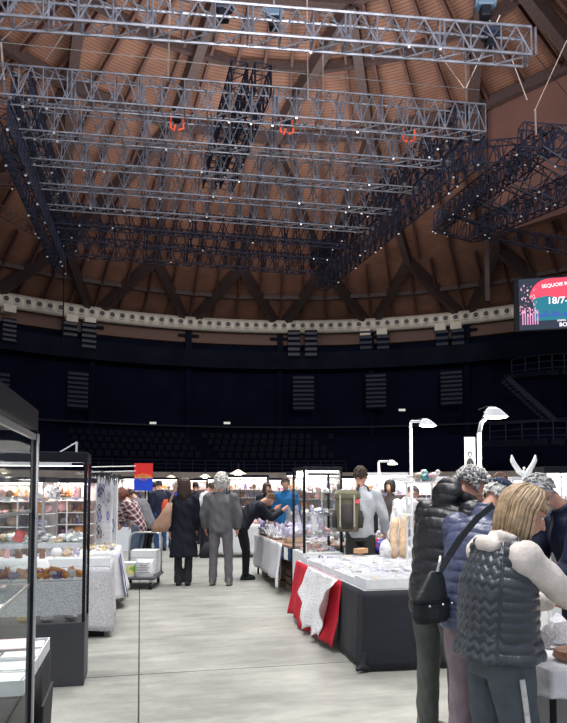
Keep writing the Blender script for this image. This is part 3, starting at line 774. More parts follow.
fb = MB().box2((-.012, -.16, -.33), (.0, .16, .0)); fb = fb.build('folded_cloth', M['clothgrey'], solid=.002, bevel=.004); fb.location = off(E0, AY, .645, -.02, .60); fb.rotation_euler = (.06, .05, AY); tag(fb, 'dark folded cloth flap hanging on the side of the left black-skirted table', 'cloth')

# case B
cb = g(87, 5.17); B0 = cb-AX*.55+AD*.2
cBo = cabinet('glass_display_case', B0, AY, 1.10, .40, 1.857, 'second tall display case on the left with charcoal base and stones on glass shelves', .50, .085, (.83, 1.13, 1.49), 'black', led=9)
MB().box2((-.52, -.198, 1.745), (.52, -.190, 1.768)).build('white_trim', M['card'], cBo)
MB().box2((.43, -.2035, 1.745), (.52, -.199, 1.768)).build('name_plate', M['black'], cBo)
MB().box2((-.52, -.19, .56), (.52, -.175, .815)).build('speckled_panel', M['speck'], cBo)
MB().box2((-.52, -.195, 1.09), (.52, .1, 1.122)).build('white_shelf', M['card'], cBo)
for z, n, rows, kk, mm, s0, s1, lb in (
    (1.131, 30, 3, ['rock', 'cluster', 'slab', 'tumbled'], ['s_white', 's_grey', 's_tan', 's_white', 's_brown', 's_grey', 's_white'], .06, .12, 'small pale mineral on the crowded white middle shelf of the second left case'),
    (1.491, 14, 1, ['rock', 'cluster', 'point', 'tower'], ['s_white', 's_grey', 's_brown', 's_pink', 's_orange'], .07, .13, 'mineral on the top glass shelf of the second left case'),
    (.831, 26, 2, ['cluster', 'rock', 'rock'], ['s_orange', 's_tan', 's_orange', 's_purple', 's_white', 's_brown', 's_orange'], .07, .12, 'orange, tan or purple mineral on the lowest glass shelf of the second left case')):
    scatter(B0, AY, 1.0, .27, z, int(n*1.6), kk, mm, s0, s1, lb, lb.replace('mineral', 'minerals').replace('small ', ''), rows)
for i, (x, mm, lb) in enumerate(((.08, 's_yellow', 'greenish stone lying left on the bottom of the second left case'), (.26, 's_white', 'white stone lying in the middle on the bottom of the second left case'), (.43, 's_grey', 'grey stone lying right on the bottom of the second left case'), (-.15, 's_grey', 'stone behind the nearest case post on the bottom of the second left case'))):
    stone('rock', mm, off(B0, AY, x, -.185+.07, .502), (.13, .09, .07), lb, rz=AY)
bb = MB().ell((0, 0, .05), (.10, .07, .05), n=14, m=8).build('blue_cloth_bundle', M['s_blue'], smooth=True); bb.location = off(B0, AY, .10, .10, .90); bb.scale = (1.1, .8, .7); tag(bb, 'blue bundle at the back of the lowest shelf of the second left case', 'cloth'); bb.location.z = .831
rc = MB().box((0, 0, .045), (.075, .006, .09)).build('red_card', M['red']); rc.location = off(B0, AY, .02, -.15, 1.2); tag(rc, 'small red card standing tilted on the middle shelf of the second left case', 'card'); rc.rotation_euler = (0, .35, AY)
rc.location.z = 1.14
# small lamp arm on top of B
la = empty('case_lamp', off(B0, AY, .44, .05, 1.857), AY, 'small white bent-arm lamp on top of the second left display case', 'lamp')
MB().tube([(0, 0, 0), (0, 0, .10)], .009, 8).build('stem', M['white'], la); MB().tube([(0, 0, .095), (-.1, 0, .03), (-.13, 0, .012)], .006, 8).build('arm', M['white'], la)

# ------------------------------------------------------------------ left row of tables beyond case B
def goods_table(c, rz, w_, d_, h_, label):
    return table('folding_table', c, rz, w_, d_, h_, label, 'wood')
T1c = g(112, 6.85); T1 = T1c-AX*.50+AD*.55
goods_table(T1, AY, .96, 1.06, .735, 'table under the speckled grey cloth beyond the second left case')
drape('tablecloth', T1, AY, [(-.49, -.54), (.49, -.54), (.49, .54), (-.49, .54)], .737, lambda t: .10+.03*sin(t*20), M['speck'], 'speckled grey tablecloth hanging behind the second left display case', closed=True, amp=.012, freq=10, flare=.03, top=[(-.49, -.54), (.49, -.54), (.49, .54), (-.49, .54)], n=100)
bbx = empty('storage_box', off(T1, AY, .33, -.40, 0), AY, 'black box on the floor under the speckled tablecloth', 'box')
MB().box2((-.1, -.08, 0), (.1, .08, .16)).build('box_body', M['black'], bbx, bevel=.01); MB().box2((-.105, -.085, .16), (.105, .085, .18)).build('lid', M['black'], bbx)
wt = tray(off(T1, AY, .18, -.42, .742), AY, .60, .22, .085, 'long white tray at the front of the speckled cloth table')
def lowgoods(base, w_, d_, z, n, mats, label, group, s0=.04, s1=.08, rows=4, kinds=('rock', 'slab', 'tumbled', 'cluster')):
    scatter(base, AY, w_, d_, z, n, list(kinds), mats, s0, s1, label, group, rows)
lowgoods(off(T1, AY, .12, .15), .62, .62, .742, 34, ['s_tan', 's_yellow', 's_white', 's_tan'], 'small tan or yellow stone laid flat on the speckled cloth table', 'tan stones on the speckled cloth table')
T2 = g(119.5, 8.45)-AX*.50+AD*.65
goods_table(T2, AY, .96, 1.2, .735, 'table under the white cloth with a blue edge on the left row')
drape('tablecloth', T2, AY, [(-.49, -.61), (.49, -.61), (.49, .61), (-.49, .61)], .737, lambda t: .14+.05*sin(t*14), M['clothwhite'], 'white tablecloth with flared corner on the left row, near the trolley', closed=True, amp=.02, freq=8, flare=.10, top=[(-.49, -.61), (.49, -.61), (.49, .61), (-.49, .61)], n=100)
drape('cloth_strip', off(T2, AY, .515, -.55), AY, [(0, -.10), (0, .12)], .70, .14, M['clothblue'], 'narrow bright blue cloth hanging at the near corner of the left white-clothed table', amp=.01, flare=.11, n=10)
lowgoods(off(T2, AY, .1, .0), .7, 1.0, .742, 44, ['s_tan', 's_white', 's_grey', 's_yellow', 's_tan'], 'small pale stone laid out on the left white-clothed table', 'pale stones on the left white-clothed table', .05, .1, 6)
T3 = g(122, 10.4)-AX*.62+AD*.55
goods_table(T3, AY, 1.0, .9, .735, 'small far table where the person in a plaid shirt bends over')
drape('tablecloth', T3, AY, [(-.51, -.46), (.51, -.46), (.51, .46), (-.51, .46)], .737, .1, M['clothwhite'], 'white tablecloth of the table where the plaid shirted person bends over', closed=True, amp=.015, freq=8, flare=.04, top=[(-.51, -.46), (.51, -.46), (.51, .46), (-.51, .46)], n=60)
for k, (x, y, lb) in enumerate(((.3, -.2, 'white open box at the aisle end of the table by the plaid shirted person'), (-.05, .1, 'white open box in the middle of the table by the plaid shirted person'))):
    t_ = tray(off(T3, AY, x, y, .74), AY, .34, .26, .12, lb)

# jewellery grid stands with hanging necklaces
def grid_stand(c, rz, w_, h_, z0, label, strings, group):
    o = empty('jewellery_grid_stand', c, rz, label, 'display stand')
    for x in (-w_/2, w_/2): MB().box2((x-.012, -.012, 0), (x+.012, .012, h_)).build('upright', M['white'], o)
    MB().box2((-w_/2, -.15, 0), (w_/2, .15, .02)).build('foot', M['white'], o)
    mb = MB()
    for i in range(1, 8): x = -w_/2+w_*i/8; mb.box2((x-.003, -.003, z0), (x+.003, .003, h_))
    k = int((h_-z0)/.08)
    for i in range(k+1): z = z0+(h_-z0)*i/k; mb.box2((-w_/2, -.003, z-.003), (w_/2, .003, z+.003))
    mb.build('wire_grid', M['white'], o)
    MB().box2((-w_/2, .012, z0), (w_/2, .018, h_-.06)).build('backing_panel', M['card'], o)
    for i in range(strings):
        x = random.uniform(-w_/2+.04, w_/2-.04); z = random.uniform(z0+.15, h_-.02); L = random.uniform(.08, .2); s_ = random.uniform(.012, .03)
        mb = MB().tube([(0, 0, 0), (-s_, -.004, -L*.6), (0, -.006, -L), (s_, -.004, -L*.6), (0, 0, 0)], .0055, 4)
        mb.ell((0, -.008, -L-.01), (.014, .01, .018), n=6, m=4)
        q = mb.build('necklace', M[random.choice(['s_black', 's_lilac', 's_blue', 's_brown', 's_grey', 's_purple', 's_lilac'])])
        q.location = off(c, rz, x, -.02, z); q.rotation_euler = (0, 0, rz); tag(q, group[0], 'necklace', group[1])
M['gridback'] = M['card']
grid_stand(g(100, 9.9), AY, .36, 1.82, .75, 'left white wire grid full of hanging jewellery behind the second left case', 26, ('small necklace hanging on the left white wire grid stand', 'necklaces on the left white wire grid'))
grid_stand(g(109, 10.0), AY+.35, .26, 1.76, .75, 'right narrower white wire grid full of hanging jewellery', 18, ('small necklace hanging on the right narrower wire grid stand', 'necklaces on the right narrower wire grid'))
for k, (px, lb) in enumerate(((97, 'feathery dark ornament bunch hanging at the top left of the wire grids'), (106, 'feathery dark ornament bunch hanging at the top middle of the wire grids'), (116, 'feathery dark ornament bunch hanging at the top right of the wire grids'))):
    mb = MB(); rnd = random.Random(k)
    for i in range(26):
        a = rnd.uniform(0, 6.28); t = rnd.uniform(.03, .13); mb.tube([(0, 0, .04), (cos(a)*t, sin(a)*t*.5, rnd.uniform(-.02, .08)), (cos(a)*t*1.3, sin(a)*t*.6, rnd.uniform(-.14, .02))], [.006, .008, .002], 4)
    q = mb.build('feather_ornament', M['clothgrey']); q.location = at(px, 475+k*2, 9.7); tag(q, lb, 'ornament')
# red / blue sign on two rods
sg = empty('hanging_sign', at(143.5, 477, 10), 0, 'red and blue square sign with a gold band, held out on two white rods', 'sign')
MB().box2((-.145, -.005, -.01), (.145, .005, .215)).build('red_half', M['red'], sg); MB().box2((-.145, -.005, -.215), (.145, .005, -.01)).build('blue_half', M['blue'], sg)
text('lettering', 'CRISTALLI', .055, M['gold'], sg, (-.13, -.008, .0)); MB().box2((-.145, -.0065, -.018), (.145, -.005, -.006)).build('gold_line', M['gold'], sg)
MB().tube([(.075*cos(t*pi/10), -.007, .01+.05*sin(t*pi/10)-.01) for t in range(21)], .006, 5).build('gold_ring', mat('orange_ring', (.8, .16, .03), .6), sg)
for y in (466, 471):
    p = at(136, y, 10)-sg.location; q = at(92, y+1, 9.6)-sg.location; MB().tube([p, q], .008, 6).build('rod', M['white'], sg)

# trolley
tc = g(141.5, 10.45); tr = empty('platform_trolley', tc, 0.02, 'grey platform trolley with bent tube handle loaded with white boxes', 'trolley')
MB().box2((-.31, -.42, .15), (.31, .42, .19)).build('platform', M['charcoal'], tr, bevel=.015)
hp = [(-.27, .38, .19), (-.27, .40, .74), (-.24, .40, .81), (-.17, .40, .84), (.17, .40, .84), (.24, .40, .81), (.27, .40, .74), (.27, .38, .19)]
hp = [(x, -.38+.76*0 - .0, z) if 0 else (x, y, z) for x, y, z in hp]
MB().tube(hp, .016, 10).build('handle', M['alu'], tr, smooth=True)
for x in (-.23, .23):
    for y in (-.34, .34):
        wv = MB().tube([(x-.018, y, .055), (x+.018, y, .055)], .055, 14).build('wheel', M['black'], tr); MB().box2((x-.025, y-.01, .06), (x+.025, y+.01, .15)).build('caster_fork', M['alu'], wv)
for k in range(3):
    q = MB().box2((-.21, -.14, 0), (.21, .14, .125)).build('polystyrene_box', M['polystyrene'], bevel=.008); q.location = tc+Vector((.04, .16, .19+.128*k)); tag(q, ['lowest', 'middle', 'topmost'][k]+' white polystyrene box of the stack on the trolley', 'box')
bk = empty('bucket', tc+Vector((-.14, -.22, .19)), 0, 'white bucket with green and yellow label on the trolley', 'bucket')
MB().tube([(0, 0, 0), (0, 0, .20)], [.105, .12], 18).build('bucket_body', M['polystyrene'], bk, smooth=False); MB().tube([(0, 0, .03), (0, 0, .10), (0, 0, .17)], [.1085, .1135, .1192], 18, cap=False).build('label_band', speck('green_label', (.25, .5, .05), (.8, .75, .35), 12), bk)
MB().tube([(0, 0, .20), (0, 0, .22)], .126, 18).build('lid', M['polystyrene'], bk)
sk = empty('white_sack', tc+Vector((.12, -.24, .19)), 0, 'white paper sack with grey printed lines standing on the trolley', 'bag')
MB().loft([((0, 0, 0), .14, .08), ((0, 0, .06), .15, .09), ((0, 0, .2), .145, .07), ((.01, 0, .27), .15, .02)], n=20).build('sack_body', M['card'], sk)
for k in range(5): MB().box2((-.11, -.096+.004*k, .065+.035*k), (.10-(k % 2)*.04, -.09+.004*k, .078+.035*k)).build('printed_line', M['s_grey'], sk)

# ------------------------------------------------------------------ right: black table F with trays
F0c = Vector((.70, 5.57, 0)); LF = 2.45; WF = 1.25
F0 = F0c+AX*WF/2+AD*LF/2
table('folding_table', F0, AY, WF-.04, LF-.04, .675, 'long table full of white trays in the middle of the right row')
def zb(t): return .02+.015*sin(t*31)
hw, hl = WF/2, LF/2
drape('table_skirt', F0, AY, [(-hw, -hl+.70), (-hw, -hl)], .682, .03, M['clothgrey'], 'dark grey cloth on the aisle side of the tray table, left of the black one', amp=.006, freq=7, flare=.02, n=40)
drape('table_skirt', F0, AY, [(-hw-.012, -hl+.14), (-hw-.012, -hl-.01), (hw, -hl-.01), (hw, -hl+.4)], .684, lambda t: .015 if t > .1 else .03, M['clothblack'], 'black cloth hanging over the front end of the tray table', amp=.010, freq=5.5, flare=.035, n=110)
drape('tablecloth', F0, AY, [(-hw-.004, hl), (-hw-.004, -hl+.62)], .683, lambda t: .04+.03*sin(t*9), M['clothred'], 'red cloth hanging on the aisle side of the tray table', amp=.024, freq=7, flare=.11, n=70)
drape('lace_cloth', F0, AY, [(-hw-.03, hl-.68), (-hw-.03, -hl+.66)], .690, lambda t: .40-.32*min(1, (t/.2))**.8 if t < .2 else (.08+.02*sin(t*40) if t < .72 else .08+.5*((t-.72)/.28)**1.2), M['lace'], 'white lace cloth draped over the red cloth of the tray table', amp=.026, freq=16, flare=.12, n=110, rows=18)
drape('tablecloth', F0, AY, [(hw, -hl+.4), (hw, hl), (-hw, hl)], .682, .2, M['clothwhite'], 'white cloth over the top and far side of the tray table', amp=.01, freq=6, flare=.02, n=60, top=[(-hw, -hl), (hw, -hl), (hw, hl), (-hw, hl)])
kn = MB(); rnd = random.Random(3)
kn.cap((0, 0, .05), (.05, .02, .02), .035, .02); kn.cap((0, 0, .05), (-.05, -.02, .03), .03, .018); kn.cap((0, 0, .05), (.02, 0, .16), .03, .015)
q = link('cloth_knot', remesh(kn, .006, 3)); q.data.materials.append(M['clothblack']); q.location = off(F0, AY, -hw-.03, -hl-.03, 0); tag(q, 'knotted corner of the black cloth touching the floor', 'knot')
tz = .690
rowsF = [(-hl+.17, .30), (-hl+.50, .30), (-hl+.83, .30), (-hl+1.16, .30), (-hl+1.49, .30), (-hl+1.82, .30), (-hl+2.17, .30)]
nmr = ['front', 'second', 'third', 'fourth', 'fifth', 'sixth', 'rear']
nmc = ['aisle side', 'middle', 'far side']
k = 0
for ri, (y, d_) in enumerate(rowsF):
    for ci in range(3):
        w_ = .39; x = -hw+.215+ci*.41
        hh = .085 if ri == 0 else random.choice([.05, .06, .07])
        tray(off(F0, AY, x, y, tz), AY+random.uniform(-.02, .02), w_, d_, hh, 'white open tray of small stones, %s row, %s, on the black-skirted table' % (nmr[ri], nmc[ci]), fill=(2, 1, 0) if ri % 2 else None)
        n = 14
        mm = ['s_white', 's_grey', 's_grey', 's_lilac'] if ri % 3 else ['s_white', 's_tan', 's_grey']
        if ri == 6 and ci == 0: mm = ['s_black', 's_purple', 's_black']
        lb = 'small stone lying in the %s row, %s tray of the black-skirted table' % (nmr[ri], nmc[ci])
        scatter(off(F0, AY, x, y), AY, w_*.85, d_*.8, tz+.008, n, ['tumbled', 'tumbled', 'slab', 'rock'], mm, .05, .085, lb, 'stones in the %s row %s tray' % (nmr[ri], nmc[ci]), 3)
# a box lid and a wrapped fossil on the trays, plus tan carved pieces on the far side
q = MB().box((0, 0, 0), (.2, .15, .006)).build('white_paper', M['card']); q.location = off(F0, AY, .05, -hl+.3, tz+.10); q.rotation_euler = (.1, .12, .4); tag(q, 'loose white paper lying on the front trays', 'paper')
q = MB().box((0, 0, .03), (.17, .10, .06)).build('cardboard_box', mat('cardboard', (.55, .33, .18), .8), bevel=.005); q.location = off(F0, AY, .15, hl-.16, .84); q.rotation_euler = (0, 0, .8); tag(q, 'small open brown cardboard box at the rear of the trays', 'box'); q.location.z = .695+.075
tm = mat('carved_wood', (.62, .45, .30), .6, 0, 18, .3)
for k, (px, y0, y1, lb) in enumerate(((393, 512, 556, 'left tall pale driftwood piece standing behind the white trays'), (403, 508, 556, 'right tall pale driftwood piece standing behind the white trays'), (385, 534, 556, 'short rounded pale stone beside the driftwood pieces'))):
    mb = MB(); h_ = (y1-y0)/F*7.7
    if k < 2: mb.loft([((0, 0, 0), .06, .05), ((.01*(-1)**k, 0, h_*.3), .045, .04), ((.0, .01, h_*.6), .05, .045), ((.02, 0, h_*.85), .055, .04), ((.03, 0, h_), .03, .02)], n=14)
    else: mb.ell((0, 0, h_/2), (.075, .07, h_/2), n=16, m=10)
    q = mb.build('driftwood' if k < 2 else 'rounded_stone', tm if k < 2 else M['s_white'], smooth=True); p = g(px, 7.75, 0); q.location = (p.x, p.y, .690); tag(q, lb, 'ornament')

# twin slim glass cases C
pc = g(303.5, 8.45)
C0 = pc+AX*.27+AD*.32
oc = cabinet('slim_glass_case', C0, AY, .54, .62, 1.86, 'black framed see-through glass case just behind the white trays', .72, .05, (.95, 1.22, 1.52), 'black', led=8, pw=.03, basem='white')
for z, n in ((.722, 16), (.952, 14), (1.222, 12), (1.522, 10)):
    scatter(C0, AY, .46, .42, z, n, ['rock', 'cluster', 'slab', 'point'], ['s_white', 's_grey', 's_white', 's_pink', 's_lilac'], .06, .13, 'pale mineral inside the black framed glass case behind the trays', 'minerals in the black framed case behind the trays', 2)
sl = empty('spot_lamp', off(C0, AY, -.16, .20, 1.765), AY, 'bright square spot lamp under the top of the black framed case', 'lamp')
MB().box2((-.09, -.01, -.05), (.09, .03, .05)).build('housing', M['black'], sl); MB().box2((-.08, -.016, -.04), (.08, -.01, .04)).build('lens', M['ledw'], sl)

# table D with amethysts
D0c = g(289, 9.27); D0c.y = 9.27; LD = 2.85; WD = 1.0
D0 = D0c+AX*WD/2+AD*LD/2; hw, hl = WD/2, LD/2
table('wooden_table', D0, AY, WD, LD, .74, 'brown wooden table with amethysts, left of the glass cases')
drape('tablecloth', D0, AY, [(-hw, hl), (-hw, -hl+.45)], .745, .17, M['clothwhite'], 'white cloth hanging on the aisle side of the amethyst table', amp=.022, freq=9, flare=.03, n=80)
drape('cloth_end', D0, AY, [(-hw-.02, -hl+.62), (-hw-.02, -hl+.36)], .748, .10, M['lace'], 'bunched white end of the cloth at the near corner of the amethyst table', amp=.03, freq=16, flare=.05, n=30)
for k, (x, y) in enumerate(((-.2, -1.2), (.15, -1.2), (-.2, -.75), (-.25, -.2), (-.25, .4), (-.25, 1.0))):
    q = empty('wooden_crate', off(D0, AY, x, y, 0), AY, ['nearest wooden crate under the amethyst table, aisle side', 'nearest wooden crate under the amethyst table, inner side', 'second wooden crate under the amethyst table', 'third wooden crate under the amethyst table, below the white cloth', 'fourth wooden crate under the amethyst table, below the white cloth', 'farthest wooden crate under the amethyst table'][k], 'crate')
    for s_ in (-1, 1):
        for zz in (.05, .17, .29):
            MB().box2((-.15, s_*.17-.008, zz-.045), (.15, s_*.17+.008, zz+.045)).build('slat', M['crate'], q); MB().box2((s_*.15-.008, -.17, zz-.045), (s_*.15+.008, .17, zz+.045)).build('slat', M['crate'], q)
    MB().box2((-.145, -.16, .0), (.145, .16, .01)).build('bottom', M['crate'], q)
    if k < 2:
        r_ = MB().box((0, 0, .15), (.2, .24, .3)).build('carton', M['s_tan' if k else 's_grey'], bevel=.01); r_.location = off(D0, AY, x, y, .012); r_.rotation_euler = (0, 0, AY); tag(r_, ['grey carton standing in the nearest crate on the aisle side', 'tan carton standing in the nearest crate on the inner side'][k], 'box')
for i in range(90):
    t = random.random(); y = -hl+.75+random.random()*(LD-.85); x = random.uniform(-hw+.06, hw-.1); s_ = random.uniform(.14, .26)
    back = (x+hw)/WD
    kd = random.choice(['cluster', 'rock', 'cluster', 'tower' if back > .5 else 'cluster']); zz = .747+(.12*back if back > .3 else 0)*random.random()
    stone(kd, random.choice(['s_purple', 's_lilac', 's_grey', 's_lilac', 's_white', 's_lilac']), off(D0, AY, x, y, .747), (s_, s_, s_*(1.9 if kd == 'tower' else 1.15)*(1+.5*back)), 'lilac or grey crystal cluster in the big pile on the wooden table', 'crystal pile on the wooden table')
for i in range(4):
    stone('tower', ['s_lilac', 's_purple', 's_lilac', 's_grey'][i], off(D0, AY, .2-.1*i*0.5, -.1+.35*i, .747), (.26, .26, .55), 'tall lilac crystal tower rising from the pile on the wooden table', 'tall crystal towers on the wooden table')
t_ = tray(off(D0, AY, -.26, -hl+.62, .75), AY, .3, .2, .07, 'cardboard tray of small stones at the near end of the crystal pile', m='s_tan')
t_ = tray(off(D0, AY, .1, -hl+.62, .75), AY, .36, .26, .05, 'flat tray of purple crystals at the near end of the wooden table', m='card')
scatter(off(D0, AY, .1, -hl+.62), AY, .3, .2, .757, 10, ['cluster', 'rock'], ['s_purple', 's_purple', 's_lilac'], .05, .08, 'small purple crystal in the flat tray on the wooden table', 'purple crystals in the flat tray', 2)
scatter(off(D0, AY, -.26, -hl+.62), AY, .24, .15, .757, 6, ['rock'], ['s_white', 's_grey'], .05, .07, 'small pale stone in the cardboard tray on the wooden table', 'stones in the cardboard tray', 2)
scatter(off(D0, AY, .1, -hl+.25), AY, .6, .3, .742, 8, ['rock', 'slab', 'cluster'], ['s_white', 's_grey', 's_white'], .08, .13, 'pale mineral on the bare wooden near end of the amethyst table', 'minerals on the bare table end', 2)

# ------------------------------------------------------------------ far stalls: lit cabinets in rows
kinds = ['rock', 'cluster', 'slab', 'tower', 'ball', 'point', 'slab', 'tower', 'ball', 'point']
def far_case(px, Y, w_, h_, label, back='backwhite', frame='black', n=5, shelves=5, led=6, rz=0.0, mats=('s_white', 's_grey', 's_tan', 's_pink', 's_brown', 's_lilac', 's_orange', 's_purple'), base_h=.6):
    p = g(px, Y); zs = [base_h+.3+(h_-base_h-.45)*i/(shelves-1) for i in range(shelves-1)] if shelves > 1 else []
    cab = cabinet('lit_display_cabinet', p, rz, w_, .42, h_, label, base_h, .07, zs, frame, led=led, back=back, pw=.03, basem='card', front=False, sides=False)
    if back:
        for x in (-w_/6, w_/6): MB().box2((x-.008, -.2, base_h), (x+.008, -.185, h_-.07)).build('upright', M['white' if frame != 'black' else 'black'], [q for q in bpy.data.objects if q.name.startswith('lit_display_cabinet')][-1] if 0 else cab)
    for z in [base_h+.003]+[z+.003 for z in zs]:
        scatter(p, rz, w_*.90, .2, z, int(n*2.4), kinds, list(mats), .08, .19, 'mineral in the '+label.split(',')[0], 'minerals in the '+label.split(',')[0], 2)
specs = [
 (12, 8.6, 1.1, 1.72, 'white backed cabinet seen through the left glass cases, leftmost', 'backwhite', 'alu', 7),
 (60, 9.2, .95, 1.72, 'pink backed cabinet seen through the second left glass case', 'pinkback', 'alu', 7),
 (130, 16.5, .9, 1.9, 'dark framed cabinet behind the plaid shirted person', 'backwhite', 'black', 5),
 (161, 20.5, 1.1, 1.95, 'dark framed cabinet behind the person with the red backpack', 'backwhite', 'black', 5),
 (188, 23, 1.4, 1.95, 'dark framed cabinet behind the long dark coat', 'pinkback', 'black', 6),
 (213, 24, 1.4, 2.0, 'dark framed cabinet left of the grey haired man', 'backwhite', 'black', 6),
 (248, 17, 1.1, 1.95, 'brightest warm cabinet right of the grey haired man', 'backwhite', 'black', 7),
 (274, 18.5, .95, 1.9, 'cabinet above the bending person in black', 'pinkback', 'black', 6),
 (313, 14.5, 1.2, 1.95, 'white backed cabinet seen through the black framed case', 'backwhite', 'alu', 7),
 (342, 15.8, 1.0, 1.9, 'pink backed cabinet behind the backpack wearer', 'pinkback', 'alu', 6),
 (383, 15.0, 1.1, 1.95, 'brightest white cabinet behind the seated shopper in white', 'backwhite', 'white', 6),
 (417, 13.5, 1.0, 1.8, 'pink backed cabinet behind the middle white lamp post', 'pinkback', 'white', 6),
 (446, 14.5, .9, 1.85, 'white cabinet mostly hidden behind the black puffer jacket', 'backwhite', 'white', 4),
 (497, 12.5, 1.0, 1.80, 'white cabinet behind the navy cap wearer', 'backwhite', 'white', 4),
 (538, 11.5, 1.2, 1.78, 'white cabinet behind the masked man', 'backwhite', 'white', 5),
]
for px, Y, w_, h_, lb, bk_, fr_, n in specs:
    far_case(px, Y, w_, h_, lb, bk_, fr_, n, rz=random.uniform(-.1, .15))
# open case at the right picture edge
far_case(562, 7.0, .55, 1.80, 'tall grey framed case with blue goods at the right picture edge', 'backwhite', 'alu', 4, led=6, mats=('s_blue', 's_tan', 's_white', 's_blue'))
# low far tables with cloths under the goods, per stall
for k, (px, Y, w_, col, lb) in enumerate(((245, 15.2, 1.5, 'clothwhite', 'white clothed far table left of the bending person in black'), (205, 21, 2.4, 'clothwhite', 'white clothed far table behind the two walkers'), (350, 11.2, 2.0, 'clothgrey', 'grey clothed table behind the backpack wearer'), (395, 10.6, 1.6, 'clothwhite', 'white clothed table beside the shopper in white'), (440, 9.2, 1.6, 'clothwhite', 'white clothed table under the small coloured birds'), (30, 7.7, 1.3, 'clothwhite', 'white clothed table seen through the left glass cases'))):
    p = g(px, Y); table('folding_table', p, 0, w_, .7, .74, lb.replace('clothed ', 'covered ').replace('table', 'folding table'))
    a, b = w_/2+.01, .36
    drape('tablecloth', p, 0, [(-a, -b), (a, -b), (a, b), (-a, b)], .745, .08, M[col], 'cloth over the '+lb, closed=True, amp=.015, freq=8, flare=.02, top=[(-a, -b), (a, -b), (a, b), (-a, b)], n=60)
    scatter(p, 0, w_*.9, .5, .75, 16, kinds, ['s_white', 's_grey', 's_tan', 's_pink', 's_teal' if px > 400 else 's_lilac', 's_brown'], .08, .18, 'mineral on the '+lb, 'minerals on the '+lb, 2)

# ------------------------------------------------------------------ tall white booth lamps
def booth_lamp(px, Y, ytop, pxh, yh, label, rp=.016, bend=0, table_z=0):
    p = g(px, Y); top = at(px, ytop, Y).z; hd = at(pxh, yh, Y)-p
    o = empty('booth_lamp', p, 0, label, 'lamp')
    MB().tube([(0, 0, 0), (0, 0, .02)], .14, 20).build('base', M['white'], o)
    if bend: pts = [(0, 0, .02), (0, 0, top-.17), (.02, 0, top-.09), (.07, 0, top-.04), (hd.x-.05, 0, top)]
    else: pts = [(0, 0, .02), (0, 0, top-.012), (.012, 0, top), (hd.x-.05, 0, top)]
    MB().tube(pts[:2], rp, 10).build('pole', M['white'], o, smooth=True); MB().tube(pts[1:], rp, 10).build('arm', M['white'], o, smooth=True)
    s_ = MB().loft([((hd.x, 0, top+.03), .03, .025), ((hd.x+.01, 0, top+.012), .055, .045), ((hd.x+.03, 0, top-.045), .10, .06)], n=18).build('lamp_head', M['white'], o)
    MB().loft([((hd.x+.03, 0, top-.046), .09, .054), ((hd.x+.03, 0, top-.056), .07, .044)], n=18).build('lens', M['ledw'], s_)
    MB().tube([(hd.x-.1, .01, top+.01), (hd.x-.04, 0, top+.035), (hd.x, 0, top+.03)], .004, 5).build('cord', M['black'], o)
    area('lamp_light', p+Vector((hd.x+.03, 0, top-.07)), .1, 13, (1, .92, .8))
    return o
booth_lamp(411.5, 6.9, 421.5, 425, 422, 'middle tall white lamp with square bent arm')
booth_lamp(480, 4.9, 411, 492, 412, 'nearest and tallest white lamp, with curved arm, above the grey haired man', .016, bend=1)
booth_lamp(379, 11.7, 461.5, 391, 461, 'farthest and lowest of the white booth lamps', .022)
for px, Y, y, lb in ((171, 26, 478, 'far cone shaped lamp glowing against the cream wall, left one'), (205, 26, 477, 'far cone shaped lamp glowing against the cream wall, right one'), (238, 18, 474, 'small far spot lamp above the warm cabinet')):
    o = empty('cone_lamp', at(px, y, Y), 0, lb, 'lamp'); MB().loft([((0, 0, .12), .04, .04), ((0, 0, 0), .24, .24)], n=16).build('shade', mat('shade_glow', (.9, .8, .6), .5, emis=(1, .8, .5), estr=.6), o); MB().ell((0, 0, -.02), (.1, .1, .05)).build('bulb', M['ledw'], o)
    MB().tube([(0, 0, .12), (.0, .05, .3), (0, .3, .3), (0, .3, .3-at(px, y, Y).z)], .015, 6).build('stand', M['black'], o)
# portrait poster on a pole beside the lamp
po = empty('poster_banner', at(470, 466, 5.4), 0, 'narrow grey poster with a dark portrait standing left of the nearest lamp', 'poster')
MB().box2((-.045, -.004, -.1), (.045, .004, .245)).build('poster_board', M['card'], po)
MB().loft([((0, -.006, -.02), .035, .001, (1, 0, 0), (0, 0, 1)), ((0, -.008, -.02), .035, .001)], n=4)
mb = MB(); mb.ell((.0, -.006, .10), (.020, .002, .026), n=12, m=6); mb.ell((.0, -.006, .0), (.036, .002, .07), n=12, m=6); mb.build('portrait', M['s_black'], po)
MB().ell((.0, -.009, .095), (.012, .001, .017), n=12, m=6).build('face_print', M['s_grey'], po)
for k in range(3): MB().box2((-.032, -.0055, .165+.02*k), (.02+.01*(k % 2), -.004, .172+.02*k)).build('text_line', M['s_grey'], po)
pz = at(470, 466, 5.4).z; MB().tube([(0, .01, -.1), (0, .01, -pz)], .010, 8).build('stand_pole', M['white'], po); MB().tube([(0, .01, -pz), (0, .01, -pz+.015)], .11, 16).build('foot', M['white'], po)
